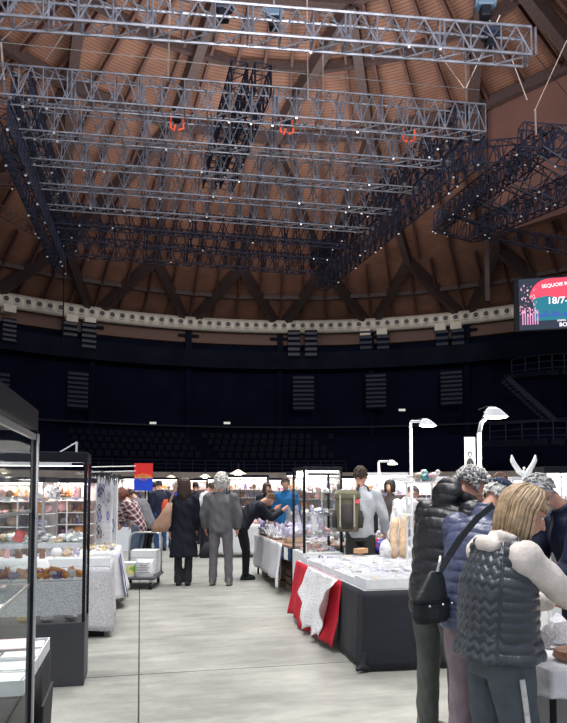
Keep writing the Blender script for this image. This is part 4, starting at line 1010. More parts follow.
# shelf frame of white tubes with coloured birds and the winged figure
sf = empty('tube_shelf', g(432, 6.6), 0, 'white tube shelf frame carrying the small coloured birds, behind the black puffer jacket', 'shelf')
zt = at(432, 482, 6.6).z
for x in (-.26, 0, .26): MB().tube([(x, 0, 0), (x, 0, zt)], .011, 6).build('upright', M['white'], sf)
for z in (zt, zt-.17, zt-.34, .75): MB().box2((-.28, -.1, z-.008), (.28, .1, z+.004)).build('shelf_board', M['white'], sf)
def bird(p, m1, m2, label, rz=0, s_=1.0):
    o = empty('bird_figurine', p, rz, label, 'figurine')
    mb = MB(); mb.ell((0, 0, .045*s_), (.05*s_, .03*s_, .032*s_), M=Matrix.Rotation(-.35, 3, 'Y')); mb.ell((.045*s_, 0, .085*s_), .022*s_); mb.cap((.02*s_, 0, .05*s_), (.045*s_, 0, .08*s_), .02*s_, .016*s_); mb.cap((-.04*s_, 0, .045*s_), (-.10*s_, 0, .05*s_), .018*s_, .006*s_)
    b_ = link('bird_body', remesh(mb, .005*s_, 2), o); b_.data.materials.append(M[m1])
    MB().tube([(.063*s_, 0, .085*s_), (.085*s_, 0, .08*s_)], [.006*s_, .001], 6).build('beak', M['gold'], o)
    MB().ell((-.01*s_, -.028*s_, .05*s_), (.042*s_, .008*s_, .02*s_)).build('wing', M[m2], o)
    MB().tube([(0, 0, 0), (0, 0, .02*s_)], .025*s_, 10).build('stand', M['s_grey'], o)
for px, m1, m2, rz, lb in ((418, 's_white', 's_tan', 0, 'pale bird figurine, leftmost on the white tube shelf'), (424.5, 's_teal', 's_blue', 1.2, 'teal bird figurine in the middle of the white tube shelf'), (433, 's_white', 's_pink', -.4, 'white and pink bird figurine, rightmost on the white tube shelf'), (428, 's_teal', 's_teal', .2, 'small green bird figurine low on the white tube shelf')):
    p = g(px, 6.55); p.z = zt+.004; bird(p, m1, m2, lb, rz, 1.15 if 'small' not in lb else .7)
# winged figure
wf = empty('winged_figure', at(524, 478, 6.2), 0, 'white figure with two raised spread wings standing on a pole behind the blonde hair', 'figurine')
mb = MB(); mb.cap((0, 0, -.02), (0, 0, .07), .022, .012); mb.ell((.0, -.01, .095), .014); bd = link('figure_body', remesh(mb, .004, 2), wf); bd.data.materials.append(M['white'])
for s_ in (-1, 1):
    mb = MB(); n = 14
    for i in range(n):
        t = i/(n-1); b = Vector((s_*(.01+.10*t), 0, .03+.09*t)); tip = b+Vector((s_*(.035-.03*t), 0, .045+.06*t))
        mb.tube([b+Vector((-s_*.02, .004, -.012)), (b+tip)/2, tip], [.014, .019, .006], 6)
    mb.tube([(s_*.005, 0, .02), (s_*.06, 0, .06), (s_*.12, 0, .155)], [.014, .016, .006], 8)
    mb.build('wing', M['white'], wf, smooth=True)
zz = wf.location.z-.02; MB().tube([(0, .02, -.02), (0, .02, -zz-.0)], .012, 8).build('stand_pole', M['white'], wf); MB().tube([(0, .02, -zz-.02), (0, .02, -zz)], .12, 16).build('foot', M['white'], wf)
gs = MB().ell((0, 0, 0), .036, n=14, m=9).build('glass_ball', M['s_teal'], smooth=True); gs.location = at(527.5, 481, 6.0); tag(gs, 'green glass ball below the winged white figure', 'ball')
sf2 = empty('tube_shelf', g(527, 6.0), 0, 'white tube shelf behind the masked man, under the green ball', 'shelf'); z2 = gs.location.z-.037
for x in (-.2, .2): MB().tube([(x, 0, 0), (x, 0, z2)], .010, 6).build('upright', M['white'], sf2)
for z in (z2, z2-.15, z2-.3): MB().box2((-.21, -.08, z-.01), (.21, .08, z)).build('shelf_board', M['white'], sf2)

# ------------------------------------------------------------------ right front table with minerals
H0 = Vector((1.20, 2.93, 0)); RH = R(5)
Hc = off(H0, RH, .60, .30)
ht = empty('folding_table', Hc, RH, 'folding table with black tube legs at the lower right, behind the quilted vest', 'table')
MB().box2((-.6, -.30, .715), (.6, .30, .74)).build('table_top', M['white'], ht)
for x in (-.575, .575):
    for y in (-.27, .27): MB().tube([(x, y, 0), (x, y, .715)], .016, 8).build('leg', M['black'], ht)
MB().tube([(-.575, -.27, .42), (-.1, -.27, .60), (.3, -.27, .70)], .012, 8).build('brace', M['black'], ht)
MB().tube([(-.5, -.29, .70), (-.5, -.335, .62), (-.46, -.335, .57), (-.40, -.335, .55)], .012, 8).build('hook', M['black'], ht)
drape('tablecloth', Hc, RH, [(-.61, .31), (-.61, -.31), (.61, -.31), (.61, .31)], .745, lambda t: .60+.02*sin(t*30), mat('cloth_cover', (.78, .78, .80), .6, 0, 14, .1, .5, 18), 'crumpled white cover over the mineral table at the lower right', amp=.012, freq=20, flare=.012, n=110, top=[(-.61, -.31), (.61, -.31), (.61, .31), (-.61, .31)])
bd = mat('hall_board', (.34, .33, .32), .8, 0, 4, .1)
q = MB().box2((-.5, -.01, 0), (.5, .01, .56)).build('grey_panel', bd); q.location = off(Hc, RH, .02, .12, 0); q.rotation_euler = (0, 0, RH); tag(q, 'plain grey panel standing under the mineral table at the lower right', 'panel')
wb = MB().loft([((0, 0, 0), .13, .09), ((0, 0, .02), .16, .11), ((0, 0, .05), .15, .10)], n=26).build('wooden_bowl', mat('burl', (.26, .13, .08), .35, 0, 16, .5)); wb.location = off(Hc, RH, -.36, -.19, .748); tag(wb, 'flat brown polished wooden slab at the near corner of the mineral table', 'bowl')
for k, (x, y, s_, kd, mm, lb) in enumerate(((-.50, .05, (.10, .08, .15), 'rock', 's_grey', 'small grey rounded crystal, leftmost on the mineral table'), (-.40, .12, (.13, .10, .22), 'rock', 's_white', 'tallest blue-white rounded crystal on the mineral table'), (-.28, .05, (.14, .10, .19), 'rock', 's_white', 'pale upright crystal at the right edge of the picture'), (-.36, -.04, (.12, .09, .12), 'rock', 's_lilac', 'low pale crystal in front of the tall ones'), (-.24, -.12, (.12, .10, .10), 'cluster', 's_white', 'spiky white crystal behind the wooden slab'), (-.20, .2, (.1, .1, .16), 'rock', 's_grey', 'grey crystal farther back on the mineral table'))):
    stone(kd, mm, off(Hc, RH, x+.07, y, .747), s_, lb, rz=.3*k)
#SPLIT
# ------------------------------------------------------------------ people
def Rx(a): return Matrix.Rotation(a, 3, 'X')
def Rz(a): return Matrix.Rotation(a, 3, 'Z')
def seg_t(P, a, b):
    a = np.array(a); b = np.array(b); d = b-a; L2 = d@d
    t = np.clip((P-a)@d/L2, 0, 1); q = a+t[:, None]*d
    return t*math.sqrt(L2), np.linalg.norm(P-q, axis=1)
class Pose:
    def __init__(s, H=1.75, lean=0, hunch=0, pitch=0, yaw=0, roll=0, armL=None, armR=None, feet=None, knee=0, wide=1.0, hipback=None, squat=0):
        s.k = H/1.75; s.lean = lean; s.hunch = hunch; s.wide = wide
        s.hb = -.16*sin(lean) if hipback is None else hipback
        s.T1 = Rx(-lean); s.T2 = Rx(-(lean+hunch))
        s.pel = Vector((0, s.hb, .95-squat)); s.ch0 = .30
        s.chest = s.pel+s.T1@Vector((0, 0, s.ch0)); s.M = s.T2
        s.neck = s.chest+s.T2@Vector((0, -.01, .25)); s.hM = Rx(-(lean+hunch+pitch)*1.0)
        s.hM = s.hM @ Rz(yaw) if abs(yaw) else s.hM
        s.hM = s.hM@Matrix.Rotation(roll, 3, 'Y')
        s.nk2 = s.neck+(s.T2@Vector((0, .0, .05)))+s.hM@Vector((0, .005, .03)); s.head = s.nk2+s.hM@Vector((0, .03, .115))
        def arm(sd, a):
            u, f = a if a else ((sd*.18, -.05, -1), (sd*.02, .25, -1))
            sh = s.chest+s.T2@Vector((sd*.185*wide, 0, .185)); u = Vector(u).normalized(); f = Vector(f).normalized()
            el = sh+u*.29; wr = el+f*.255; return sh, el, wr, f
        s.L = arm(-1, armL); s.R = arm(1, armR)
        ft = feet or ((-.10, 0, 0), (.10, 0, 0)); s.legs = []
        for sd, f in zip((-1, 1), ft):
            hip = s.pel+Vector((sd*.095, 0, -.02)); an = Vector((f[0], f[1], f[2]+.085)); kn = hip.lerp(an, .5)+Vector((sd*.01, .03+knee, 0))
            s.legs.append((hip, kn, an))
def torso_secs(p, spec, T=None):
    # spec: (z along spine from pelvis, rx, ry, yoff)
    out = []
    for z, rx, ry, yo in spec:
        if z <= 0: c = p.pel+Vector((0, yo, z)); xd, yd = Vector((1, 0, 0)), Vector((0, 1, 0))
        elif z < p.ch0: 
            t = z/p.ch0; Mx = Rx(-p.lean); c = p.pel+Mx@Vector((0, yo, z)); xd, yd = Vector((1, 0, 0)), Rx(-p.lean*min(1, t*1.6))@Vector((0, 1, 0))
        else: c = p.chest+p.T2@Vector((0, yo, z-p.ch0)); xd, yd = Vector((1, 0, 0)), p.T2@Vector((0, 1, 0))
        out.append((c, rx, ry, xd, yd))
    return out
def hand(mb, wr, f, sd, r=1.0):
    f = Vector(f).normalized(); up = Vector((sd*-.7, .3, .3)); side = f.cross(up).normalized(); nrm = side.cross(f).normalized()
    Mx = Matrix((side, nrm, f)).transposed()
    mb.cap(wr-f*.03, wr+f*.02, .027, .028); mb.ell(wr+f*.055, (.040, .017, .050), M=Mx)
    for i, L in enumerate((.060, .070, .066, .052)):
        b = wr+f*.09+side*(-.028+.019*i); k1 = b+f*L*.5+nrm*.006; k2 = k1+(f*.8+nrm*.5).normalized()*L*.5
        mb.cap(b-f*.02, k1, .0095, .009, 8); mb.cap(k1, k2, .009, .0075, 8)
    b = wr+f*.03+side*-.03; k1 = b+(f*.6-side*.8).normalized()*.038+nrm*.01; mb.cap(b, k1, .012, .010, 8); mb.cap(k1, k1+(f*.9-side*.2+nrm*.3).normalized()*.03, .010, .008, 8)
def body_mesh(p, vox):
    mb = MB()
    mb.loft(torso_secs(p, [(-.06, .145, .10, 0), (0, .155, .11, 0), (.10, .135, .10, 0), (.2, .125, .09, 0), (.34, .15, .105, 0), (.44, .16, .10, 0), (.50, .12, .07, -.01), (.55, .055, .055, 0)]))
    mb.cap(p.neck-p.T2@Vector((0, 0, .03)), p.nk2+p.hM@Vector((0, .0, .04)), .056, .052)
    h = p.head; A = p.hM
    mb.ell(h+A@Vector((0, -.012, .025)), (.075, .096, .092), M=A, n=20, m=14); mb.ell(h+A@Vector((0, .025, -.03)), (.062, .068, .085), M=A, n=18, m=12)
    mb.ell(h+A@Vector((0, .062, -.082)), (.030, .026, .024), M=A)                      # chin
    mb.cap(h+A@Vector((0, .088, .012)), h+A@Vector((0, .112, -.026)), .009, .014, 8)       # nose
    mb.ell(h+A@Vector((0, .092, -.054)), (.024, .009, .006), M=A, n=10, m=6); mb.ell(h+A@Vector((0, .090, -.064)), (.020, .009, .006), M=A, n=10, m=6)
    for s_ in (-1, 1):
        mb.ell(h+A@Vector((s_*.030, .082, .026)), (.026, .010, .008), M=A, n=10, m=6)    # brow
        mb.ell(h+A@Vector((s_*.040, .066, -.028)), (.022, .020, .022), M=A, n=10, m=6)   # cheek
        mb.ell(h+A@Vector((s_*.079, -.004, -.012)), (.009, .022, .034), M=A@Rx(-.2), n=12, m=8)
    for sd, a in ((-1, p.L), (1, p.R)):
        sh, el, wr, f = a; mb.cap(sh, el, .05, .038); mb.cap(el, wr, .038, .026); hand(mb, wr, f, sd)
    for hip, kn, an in p.legs:
        mb.cap(hip, kn, .082, .055); mb.cap(kn, an, .052, .038); mb.cap(an+Vector((0, -.02, -.04)), an+Vector((0, .12, -.055)), .035, .028)
    return remesh(mb, vox, 2)
def shoe(parent, an, m, rz=0, boot=.0):
    mb = MB(); c = Vector((an.x, an.y, an.z-.085)); Mz = Rz(rz)
    mb.loft([(c+Mz@Vector((0, .045, 0)), .045, .135), (c+Mz@Vector((0, .045, .025)), .049, .140), (c+Mz@Vector((0, .035, .05)), .046, .118), (c+Mz@Vector((0, .0, .085)), .040, .065), (c+Mz@Vector((0, -.01, .12+boot)), .043, .052)], n=22)
    s_ = mb.build('shoe', m, parent, smooth=True)
    MB().loft([(c+Mz@Vector((0, .045, -.0)), .048, .140), (c+Mz@Vector((0, .045, .018)), .051, .144)], n=22).build('sole', M['black'], s_); return s_
def trousers_mesh(p, vox, w_=1.0, hem=.02, top=.12, flare=0):
    mb = MB(); mb.loft(torso_secs(p, [(-.10, .150*w_, .115*w_, 0), (0, .165*w_, .125*w_, 0), (top, .145*w_, .115*w_, 0)]))
    for hip, kn, an in p.legs:
        d = (an-kn).normalized(); e = an+Vector((0, 0, -.06+hem))
        mb.cap(hip+Vector((0, 0, .0)), kn, .098*w_, .072*w_, 16); mb.tube([kn+Vector((0, 0, .03)), kn.lerp(e, .5), e], [.070*w_, (.066+flare*.5)*w_, (.062+flare)*w_], 16)
        mb.ell(kn, .074*w_)
    me = remesh(mb, vox, 3)
    V = verts_np(me); Nn = norms_np(me)
    fold = np.zeros(len(V))
    for hip, kn, an in p.legs:
        t1, d1 = seg_t(V, kn, an); t0, d0 = seg_t(V, hip, kn)
        m1 = (d1 < d0) & (d1 < .13); fold[m1] += .005*np.sin(t1[m1]*38+6*np.sin(V[m1, 0]*30)+2*V[m1, 1]*30)*np.clip(t1[m1]/.38, .25, 1)
        m0 = ~m1 & (d0 < .14); fold[m0] += .004*np.sin(V[m0, 2]*22+V[m0, 0]*45)
    set_verts(me, V+Nn*fold[:, None]); return me
def jacket_mesh(p, vox, hem=-.12, fat=1.0, arm=1.0, quilt=0, amp=.008, chevron=False, sleeves=True, flare=0, collar=.05, hood=None, hoody=None, smooth=3, wob=.003, boxy=0, top_f=None):
    mb = MB(); f = fat; F2 = top_f or fat
    spec = [(hem, (.165+flare)*f, (.125+flare)*f, 0), (hem*.5, (.165+flare*.6)*f, (.128+flare*.5)*f, 0), (.0, (.165+boxy)*f, .128*f, 0), (.10, (.158+boxy)*f, (.122+boxy*.6)*f, 0), (.22, (.160+boxy*.8)*f, (.120+boxy*.5)*f, 0), (.34, .175*(f+F2)/2, .128*(f+F2)/2, 0), (.43, .178*F2, .12*F2, 0), (.50, .140*F2, .09*F2, -.005), (.545, .085*F2**.5, .075*F2**.5, 0)]
    if hem > -.02: spec = [q for q in spec if q[0] > hem or q is spec[0]][0:1]+[q for q in spec[3:]]
    mb.loft(torso_secs(p, spec), n=32)
    if collar: mb.loft(torso_secs(p, [(.50, .085, .08, 0), (.55+collar, .078, .075, .004)]), n=24)
    for a in (p.L, p.R):
        sh, el, wr, fd = a
        if sleeves:
            mb.cap(sh, el, .072*arm, .058*arm, 16); mb.tube([el-(el-sh).normalized()*.0, el.lerp(wr, .5), wr-fd*.005], [.056*arm, .054*arm, .045*arm], 16); mb.ell(el, .058*arm); mb.ell(sh, .080*arm)
        else: mb.ell(sh-(p.M@Vector((math.copysign(.03, (sh-p.chest).dot(p.M@Vector((1, 0, 0)))), 0, 0))), .078*F2)
    if hood == 'low':
        c = p.neck+p.T2@Vector((0, -.085, -.025)); mb.ell(c, (.10, .04, .05), M=p.T2, n=18, m=10)
        for t in range(9):
            a = pi*t/8; mb.ell(p.neck+p.T2@Vector((.085*cos(a), .03-.08*sin(a), .03)), .024)
    if hood == 'down':
        c = p.neck+p.T2@Vector((0, -.085, .045)); mb.ell(c, (.12, .06, .11), M=p.T2, n=18, m=10)
        for t in range(9):
            a = pi*t/8; mb.ell(p.neck+p.T2@Vector((.105*cos(a), .03-.09*sin(a), .045)), .042)
    me = remesh(mb, vox, smooth); V = verts_np(me); Nn = norms_np(me)
    axis0 = np.array(p.pel); t1 = np.array(p.T1@Vector((0, 0, 1))); t2 = np.array(p.T2@Vector((0, 0, 1))); ch = np.array(p.chest)
    s1 = (V-axis0)@t1; s2 = p.ch0+(V-ch)@t2
    s_ = np.where(s1 < 0, V[:, 2]-p.pel.z, np.where(s1 < p.ch0, s1, np.maximum(s2, p.ch0)))
    dt = seg_t(V, p.pel, p.neck)[1]/.165; isarm = np.zeros(len(V), bool); sa = s_.copy()
    if sleeves:
        for a in (p.L, p.R):
            ta, da = seg_t(V, a[0], a[1]); tb, db = seg_t(V, a[1], a[2]); L1 = (a[1]-a[0]).length
            dd = np.minimum(da, db)/.062; tt = np.where(da < db, ta, L1+tb); mk = (dd < dt*1.0) & (tt > .02); sa[mk] = -tt[mk]+10; isarm |= mk
    ph = np.arctan2(V[:, 0]-p.pel.x, -(V[:, 1]-np.interp(V[:, 2], [p.pel.z, p.neck.z], [p.pel.y, p.neck.y])))  # 0 at the back
    if quilt:
        q = sa.copy()
        if chevron:
            tri = np.abs(((V[:, 0]/.05) % 1)-.5)*2; back = (np.abs(ph) < 1.0) & ~isarm; q = np.where(back, q+tri*.026, q)
            seam = (np.abs(np.abs(ph)-1.0) < .035) & ~isarm
        v = np.abs(np.sin(np.pi*q/quilt)); d = amp*(v**.42-.65)
        if chevron: d = np.where(seam, -amp*.6, d)
        if not chevron: d += .0012*np.sin(V[:, 0]*90+V[:, 2]*50)*np.sin(V[:, 1]*70)
    else: d = wob*np.sin(s_*32+V[:, 0]*25+3*np.sin(V[:, 1]*18))+wob*.8*np.sin(V[:, 0]*48+V[:, 2]*20)
    if flare: d = d+np.where(s_ < .1, .006*np.sin(ph*9), 0)
    set_verts(me, V+Nn*d[:, None]); return me
def hair(p, style, m, parent, seed=0, L=.12, r=.0075, n=150):
    rnd = random.Random(seed); A = p.hM; h = p.head+A@Vector((0, -.012, .022)); mb = MB(); base = MB()
    Rr = (.083, .104, .100)
    def S(az, el, k=1.0): return Vector((Rr[0]*cos(el)*sin(az)*k, Rr[1]*cos(el)*cos(az)*k, Rr[2]*sin(el)*k))
    low = {'short': -.55, 'curly': -.5, 'bob': -.5, 'long': -.5, 'bun': -.45, 'bald': -.5, 'curlylong': -.5}[style]
    # scalp cap
    nA, nE = 28, 9; vs = []; 
    for j in range(nE+1):
        for i in range(nA):
            az = 2*pi*i/nA; c = cos(az); lo = .42 if c > .45 else (.42+(low-.42)*min(1, (.45-c)/.55))
            if style == 'bald': lo = lo
            el = pi/2+(lo-pi/2)*j/nE
            if style == 'bald' and j < 5 : el = pi/2+(lo-pi/2)*.0 if j == 0 else el
            vs.append(h+A@S(az, el, 1.01))
    fs = [(j*nA+i, j*nA+(i+1) % nA, (j+1)*nA+(i+1) % nA, (j+1)*nA+i) for j in range(nE) for i in range(nA) if not (style == 'bald' and j < 4)]
    base.add(vs, fs); mb.add(base.v, base.f)
    if style in ('short', 'bald'):
        for i in range(n):
            az = rnd.uniform(-pi, pi); c = cos(az); lo = .45 if c > .4 else low
            el = rnd.uniform(lo, 1.5 if style == 'short' else .35)
            a = S(az, el); b = S(az+rnd.uniform(-.12, .12), el-.28, 1.06); mb.tube([h+A@a, h+A@((a+b)/2*1.05), h+A@b], [r*.8, r, r*.2], 4)
    elif style in ('curly', 'curlylong'):
        for i in range(int(n*1.6)):
            az = rnd.uniform(-pi, pi); c = cos(az); lo = .4 if c > .4 else (low if style == 'curly' else low-.75); el = rnd.uniform(lo, 1.55); k = rnd.uniform(1.02, 1.42 if style == 'curlylong' else 1.15)
            c0 = S(az, el, k); q = [h+A@(c0+Vector((cos(t+i)*.016, sin(t*1.3)*.014, sin(t+i)*.016))) for t in (0, 1.3, 2.6, 3.9, 5.2)]; mb.tube(q, [r, r*1.1, r*1.1, r, r*.4], 4)
    elif style in ('bob', 'long'):
        down = Vector((0, 0, -1)); hd = A.transposed()@down
        for i in range(n):
            az = pi*((.36 if style == 'bob' else .22)+(1.28 if style == 'bob' else 1.56)*(i+rnd.random())/n)
            if style == 'long' and False: pass
            lay = rnd.uniform(1.06, 1.30 if style == 'bob' else 1.26); pts = []; st = rnd.uniform(1.2, 1.5)
            for el in (st, .95, .55, .15, -.2): pts.append(h+A@S(az+rnd.uniform(-.03, .03), el, lay*(.97 if el > 1 else 1)))
            last = pts[-1]; dn = (A@Vector((0, 0, -1)))*.45+down*.55; LL = L*rnd.uniform(.75, 1.1)
            out = A@S(az, -.1, 1); out.z = 0; out = out*.12
            pts.append(last+dn*LL*.5+out*LL*2); pts.append(last+dn*LL+(out*-.5 if style == 'bob' else out)*LL*2)
            mb.tube(pts, [r*.6, r, r*1.1, r*1.1, r*1.1, r, r*.25], 5)
        # fringe swept to the sides
        for i in range(int(n*.28)):
            sd = rnd.choice((-1, 1)); az = sd*rnd.uniform(.05, .75); pts = [h+A@S(az*.3, 1.45, 1.03), h+A@S(az*.8, 1.0, 1.1), h+A@S(az+sd*.25, .55, 1.14), h+A@S(az+sd*.5, .25, 1.13), h+A@(S(sd*1.35, -.05, 1.1))]
            mb.tube(pts, [r*.6, r, r, r, r*.3], 5)
    elif style == 'bun':
        for i in range(n):
            az = rnd.uniform(-pi, pi); el = rnd.uniform(.35 if cos(az) > .4 else low, 1.1); a = S(az, el, 1.02); b = S(pi, .55, 1.15); mb.tube([h+A@a, h+A@(a.lerp(b, .5).normalized()*.108), h+A@b], [r, r, r*.5], 4)
        mb.ell(h+A@S(pi, .6, 1.3), .045, n=14, m=9)
    o = mb.build('hair', m, parent, smooth=True); return o
def scale_all(root, k): root.scale = (k, k, k)
hm = {}
def hmat(nm, c):
    if nm not in hm: hm[nm] = mat('hair_'+nm, c, .45, 0, 30, .35, sheen=.0)
    return hm[nm]
cm = {}
def cmat(nm, c, rough=.75, b=.15, bs=60, spec=.3):
    if nm not in cm: cm[nm] = mat('fabric_'+nm, c, rough, 0, 14, .12, b, bs, spec=spec)
    return cm[nm]
def person(loc_, rz, p, label, vox=.012, jk=None, tr=None, hr=None, shoes='black_shoe', mask=None, skinm='skin', extra=None):
    o = empty('person', loc_, rz, label, 'person'); scale_all(o, p.k)
    b = link('body', body_mesh(p, vox), o); b.data.materials.append(M[skinm])
    for s_ in (-1, 1):
        e = MB().ell(p.head+p.hM@Vector((s_*.030, .082, .006)), (.012, .008, .007), M=p.hM, n=10, m=6).build('eye', M['white'], b, smooth=True)
        MB().ell(p.head+p.hM@Vector((s_*.030, .089, .005)), .0045, n=8, m=6).build('iris', M['s_black'], e)
    if tr:
        t = link('trousers', trousers_mesh(p, vox, **tr.get('kw', {})), o); t.data.materials.append(tr['m'])
    if jk:
        j = link(jk.get('name', 'jacket'), jacket_mesh(p, jk.get('vox', vox), **jk.get('kw', {})), o); j.data.materials.append(jk['m']); o_j = j
    sm = cmat(shoes, (.02, .02, .022) if 'black' in shoes else (.18, .16, .14), .5)
    for (hip, kn, an), rr in zip(p.legs, (.12, -.12)): shoe(o, an, sm, rr)
    if hr: hair(p, hr[0], hr[1], o, **(hr[2] if len(hr) > 2 else {}))
    if mask:
        mb = MB(); A = p.hM; h = p.head
        mb.loft([(h+A@Vector((0, .062, -.005)), .045, .040, A@Vector((1, 0, 0)), A@Vector((0, 1, 0))), (h+A@Vector((0, .072, -.03)), .062, .052, A@Vector((1, 0, 0)), A@Vector((0, 1, 0))), (h+A@Vector((0, .065, -.07)), .060, .052, A@Vector((1, 0, 0)), A@Vector((0, 1, 0))), (h+A@Vector((0, .045, -.105)), .035, .045, A@Vector((1, 0, 0)), A@Vector((0, 1, 0)))], n=22)
        k = mb.build('face_mask', M['maskblue'], o, smooth=True)
        for s_ in (-1, 1): MB().tube([h+A@Vector((s_*.058, .07, -.02)), h+A@Vector((s_*.082, .0, .01)), h+A@Vector((s_*.084, -.018, -.02)), h+A@Vector((s_*.058, .06, -.07))], .002, 4).build('ear_loop', M['white'], k)
    return o
M['maskblue'] = mat('mask_blue', (.50, .62, .74), .8)
def strap(parent_p, o, pts, r, m, label, nm='bag_strap', n=8): return MB().tube(pts, r, n).build(nm, m, o, smooth=True)

grey = hmat('grey', (.42, .41, .40)); white_h = hmat('white', (.62, .60, .56)); brown = hmat('brown', (.05, .028, .02)); blonde = hmat('blonde', (.44, .31, .185)); blackh = hmat('black', (.015, .012, .012)); red_h = hmat('auburn', (.18, .055, .03)); dgrey = hmat('darkgrey', (.16, .15, .15))

# A: tall man in black puffer, bowed to the right
p = Pose(H=1.73, lean=.16, hunch=.32, pitch=.40, yaw=-.5, armL=((-.22, -.02, -1), (.10, .75, -.75)), armR=((.25, .35, -1), (-.1, .9, -.3)), feet=((-.13, 0, 0), (.12, .05, 0)), wide=1.08)
man_a = person(g(438, 4.05), R(-60), p, 'person with grey curly hair in a shiny black puffer jacket, bowing over the stall', vox=.011,
  jk=dict(m=cmat('black_puffer', (.016, .017, .021), .38, .25, 30, .5), kw=dict(hem=-.16, fat=1.18, arm=1.25, quilt=.080, amp=.012, hood='down'), vox=.0085),
  tr=dict(m=cmat('grey_green_cord', (.10, .11, .10), .85), kw=dict(w_=1.08, hem=.0)), hr=('curly', grey, dict(seed=2, r=.008, n=260)), shoes='brown_shoe')
# B: person in blue puffer with cap and cross-body bag
p = Pose(H=1.64, lean=.14, hunch=.32, pitch=.35, yaw=-.2, armL=((-.2, .15, -1), (.1, .9, -.4)), armR=((.2, .3, -1), (-.05, 1, -.2)), feet=((-.1, 0, 0), (.1, .04, 0)), wide=1.0)
pb = g(470, 3.66)
man_b = person(pb, R(-55), p, 'person in a slate blue puffer jacket and mauve trousers with a crossbody strap', vox=.011,
  jk=dict(m=cmat('slate_puffer', (.085, .10, .18), .33, .25, 30, .45), kw=dict(hem=-.12, fat=1.18, arm=1.25, quilt=.068, amp=.010, collar=.085), vox=.008),
  tr=dict(m=cmat('mauve', (.27, .215, .24), .85), kw=dict(w_=1.02, hem=.0, flare=.01)), hr=('short', white_h, dict(seed=5, n=200)), shoes='brown_shoe')
mb = MB(); A = p.hM; hh = p.head+A@Vector((0, -.012, .03)); mb.loft([(hh+A@Vector((0, 0, z)), .094*math.sqrt(max(0, 1-(z/.112)**2)), .116*math.sqrt(max(0, 1-(z/.112)**2)), A@Vector((1, 0, 0)), A@Vector((0, 1, 0))) for z in (.015, .05, .08, .1, .11)], n=26)
mb.loft([(hh+A@Vector((0, .12, .012)), .07, .055, A@Vector((1, 0, 0)), A@Vector((0, 1, 0))), (hh+A@Vector((0, .12, .02)), .07, .055, A@Vector((1, 0, 0)), A@Vector((0, 1, 0)))], n=18)
mb.build('cap', cmat('navy_cap', (.03, .045, .085), .8), man_b, smooth=True)
# crossbody bag
k = p.k
def loc2(o, v): return Matrix.Rotation(o.rotation_euler.z, 3, 'Z')@(Vector(v)*o.scale[0])+Vector(o.location)
bagp = at(431, 592, 3.55)
bag = empty('shoulder_bag', bagp, R(35), 'dark leather shoulder bag with silver buckles hanging behind the slate blue puffer', 'bag')
mb = MB(); mb.loft([((0, 0, -.165), .12, .045), ((0, 0, -.13), .14, .06), ((-.005, 0, -.03), .125, .055), ((.03, 0, .07), .075, .035), ((.04, 0, .115), .045, .015)], n=26)
bm = link('bag_body', remesh(mb, .009, 4), bag); bm.data.materials.append(cmat('bag_leather', (.018, .022, .024), .45, .3, 25))
MB().loft([((0, -.0, -.035), .129, .060), ((0, 0, -.045), .134, .063), ((0, 0, -.055), .136, .061)], n=26, cap=False).build('seam_band', M['black'], bag)
for x in (-.085, .02, .09):
    MB().ell((x, -.068, -.06), .007, n=8, m=6).build('stud', M['alu'], bag)
MB().tube([(.03, -.02, .11), (.05, -.02, .16), (.07, -.01, .19)], .009, 8).build('buckle', M['alu'], bag)
def world_strap(pts, r, m, nm, lb):
    o0 = Vector(pts[0]); vs = [Vector(q)-o0 for q in pts]; mb = MB()
    return mb, o0, vs
pts = [at(441, 570, 3.50), at(449, 556, 3.42), at(462, 536, 3.40), at(478, 517, 3.44), at(493, 505, 3.50)]
mb = MB(); c0 = bagp; Rm = Matrix.Rotation(-R(35), 3, 'Z')
for a_, b_ in zip(pts, pts[1:]): mb.beam(Rm@(a_-c0), Rm@(b_-c0), .008, .036)
mb.build('strap', cmat('strap_dark', (.03, .035, .04), .6), bag)
# C: blonde woman in quilted vest, nearest
p = Pose(H=1.54, lean=.0, hunch=.20, pitch=.44, yaw=-.55, armL=((-.1, .6, -1), (.25, 1, -.1)), armR=((.08, .82, -.66), (-.10, 1, -.45)), feet=((-.11, -.02, 0), (.11, .05, 0)), wide=.98)
vest_m = cmat('charcoal_vest', (.05, .058, .070), .33, .2, 40, .45)
woman = person(g(495, 2.86), R(-76), p, 'blonde person in a charcoal chevron quilted vest over a cream hooded sweater, reaching right', vox=.009,
  jk=dict(name='sweater', m=cmat('cream_fleece', (.76, .69, .63), .9, .2, 60), kw=dict(hem=.03, fat=.98, arm=1.13, collar=.04, hood='low', wob=.003)),
  tr=dict(m=cmat('blue_grey_trousers', (.085, .10, .118), .75), kw=dict(w_=1.2, hem=.0, flare=.015)), hr=('bob', blonde, dict(seed=8, n=420, L=.19, r=.0066)))
v = link('vest', jacket_mesh(p, .0065, hem=-.005, top_f=1.20, fat=1.48, quilt=.048, amp=.011, chevron=True, sleeves=False, flare=.012, collar=.03, smooth=3), woman); v.data.materials.append(vest_m)
hip, kn, an = p.legs[1]
mb = MB(); side = Vector((.985, -.17, 0)).normalized()
P_ = [hip.lerp(kn, .12)+side*.124, hip.lerp(kn, .3)+side*.122, hip.lerp(kn, .5)+side*.116, kn+side*.092, kn.lerp(an, .5)+side*.088, an+side*.090]
for a_, b_ in zip(P_, P_[1:]): mb.beam(a_, b_, .010, .026) if False else mb.tube([a_, b_], .013, 8)
mb.build('side_stripe', cmat('stripe_white', (.72, .72, .69), .7), woman, smooth=True)
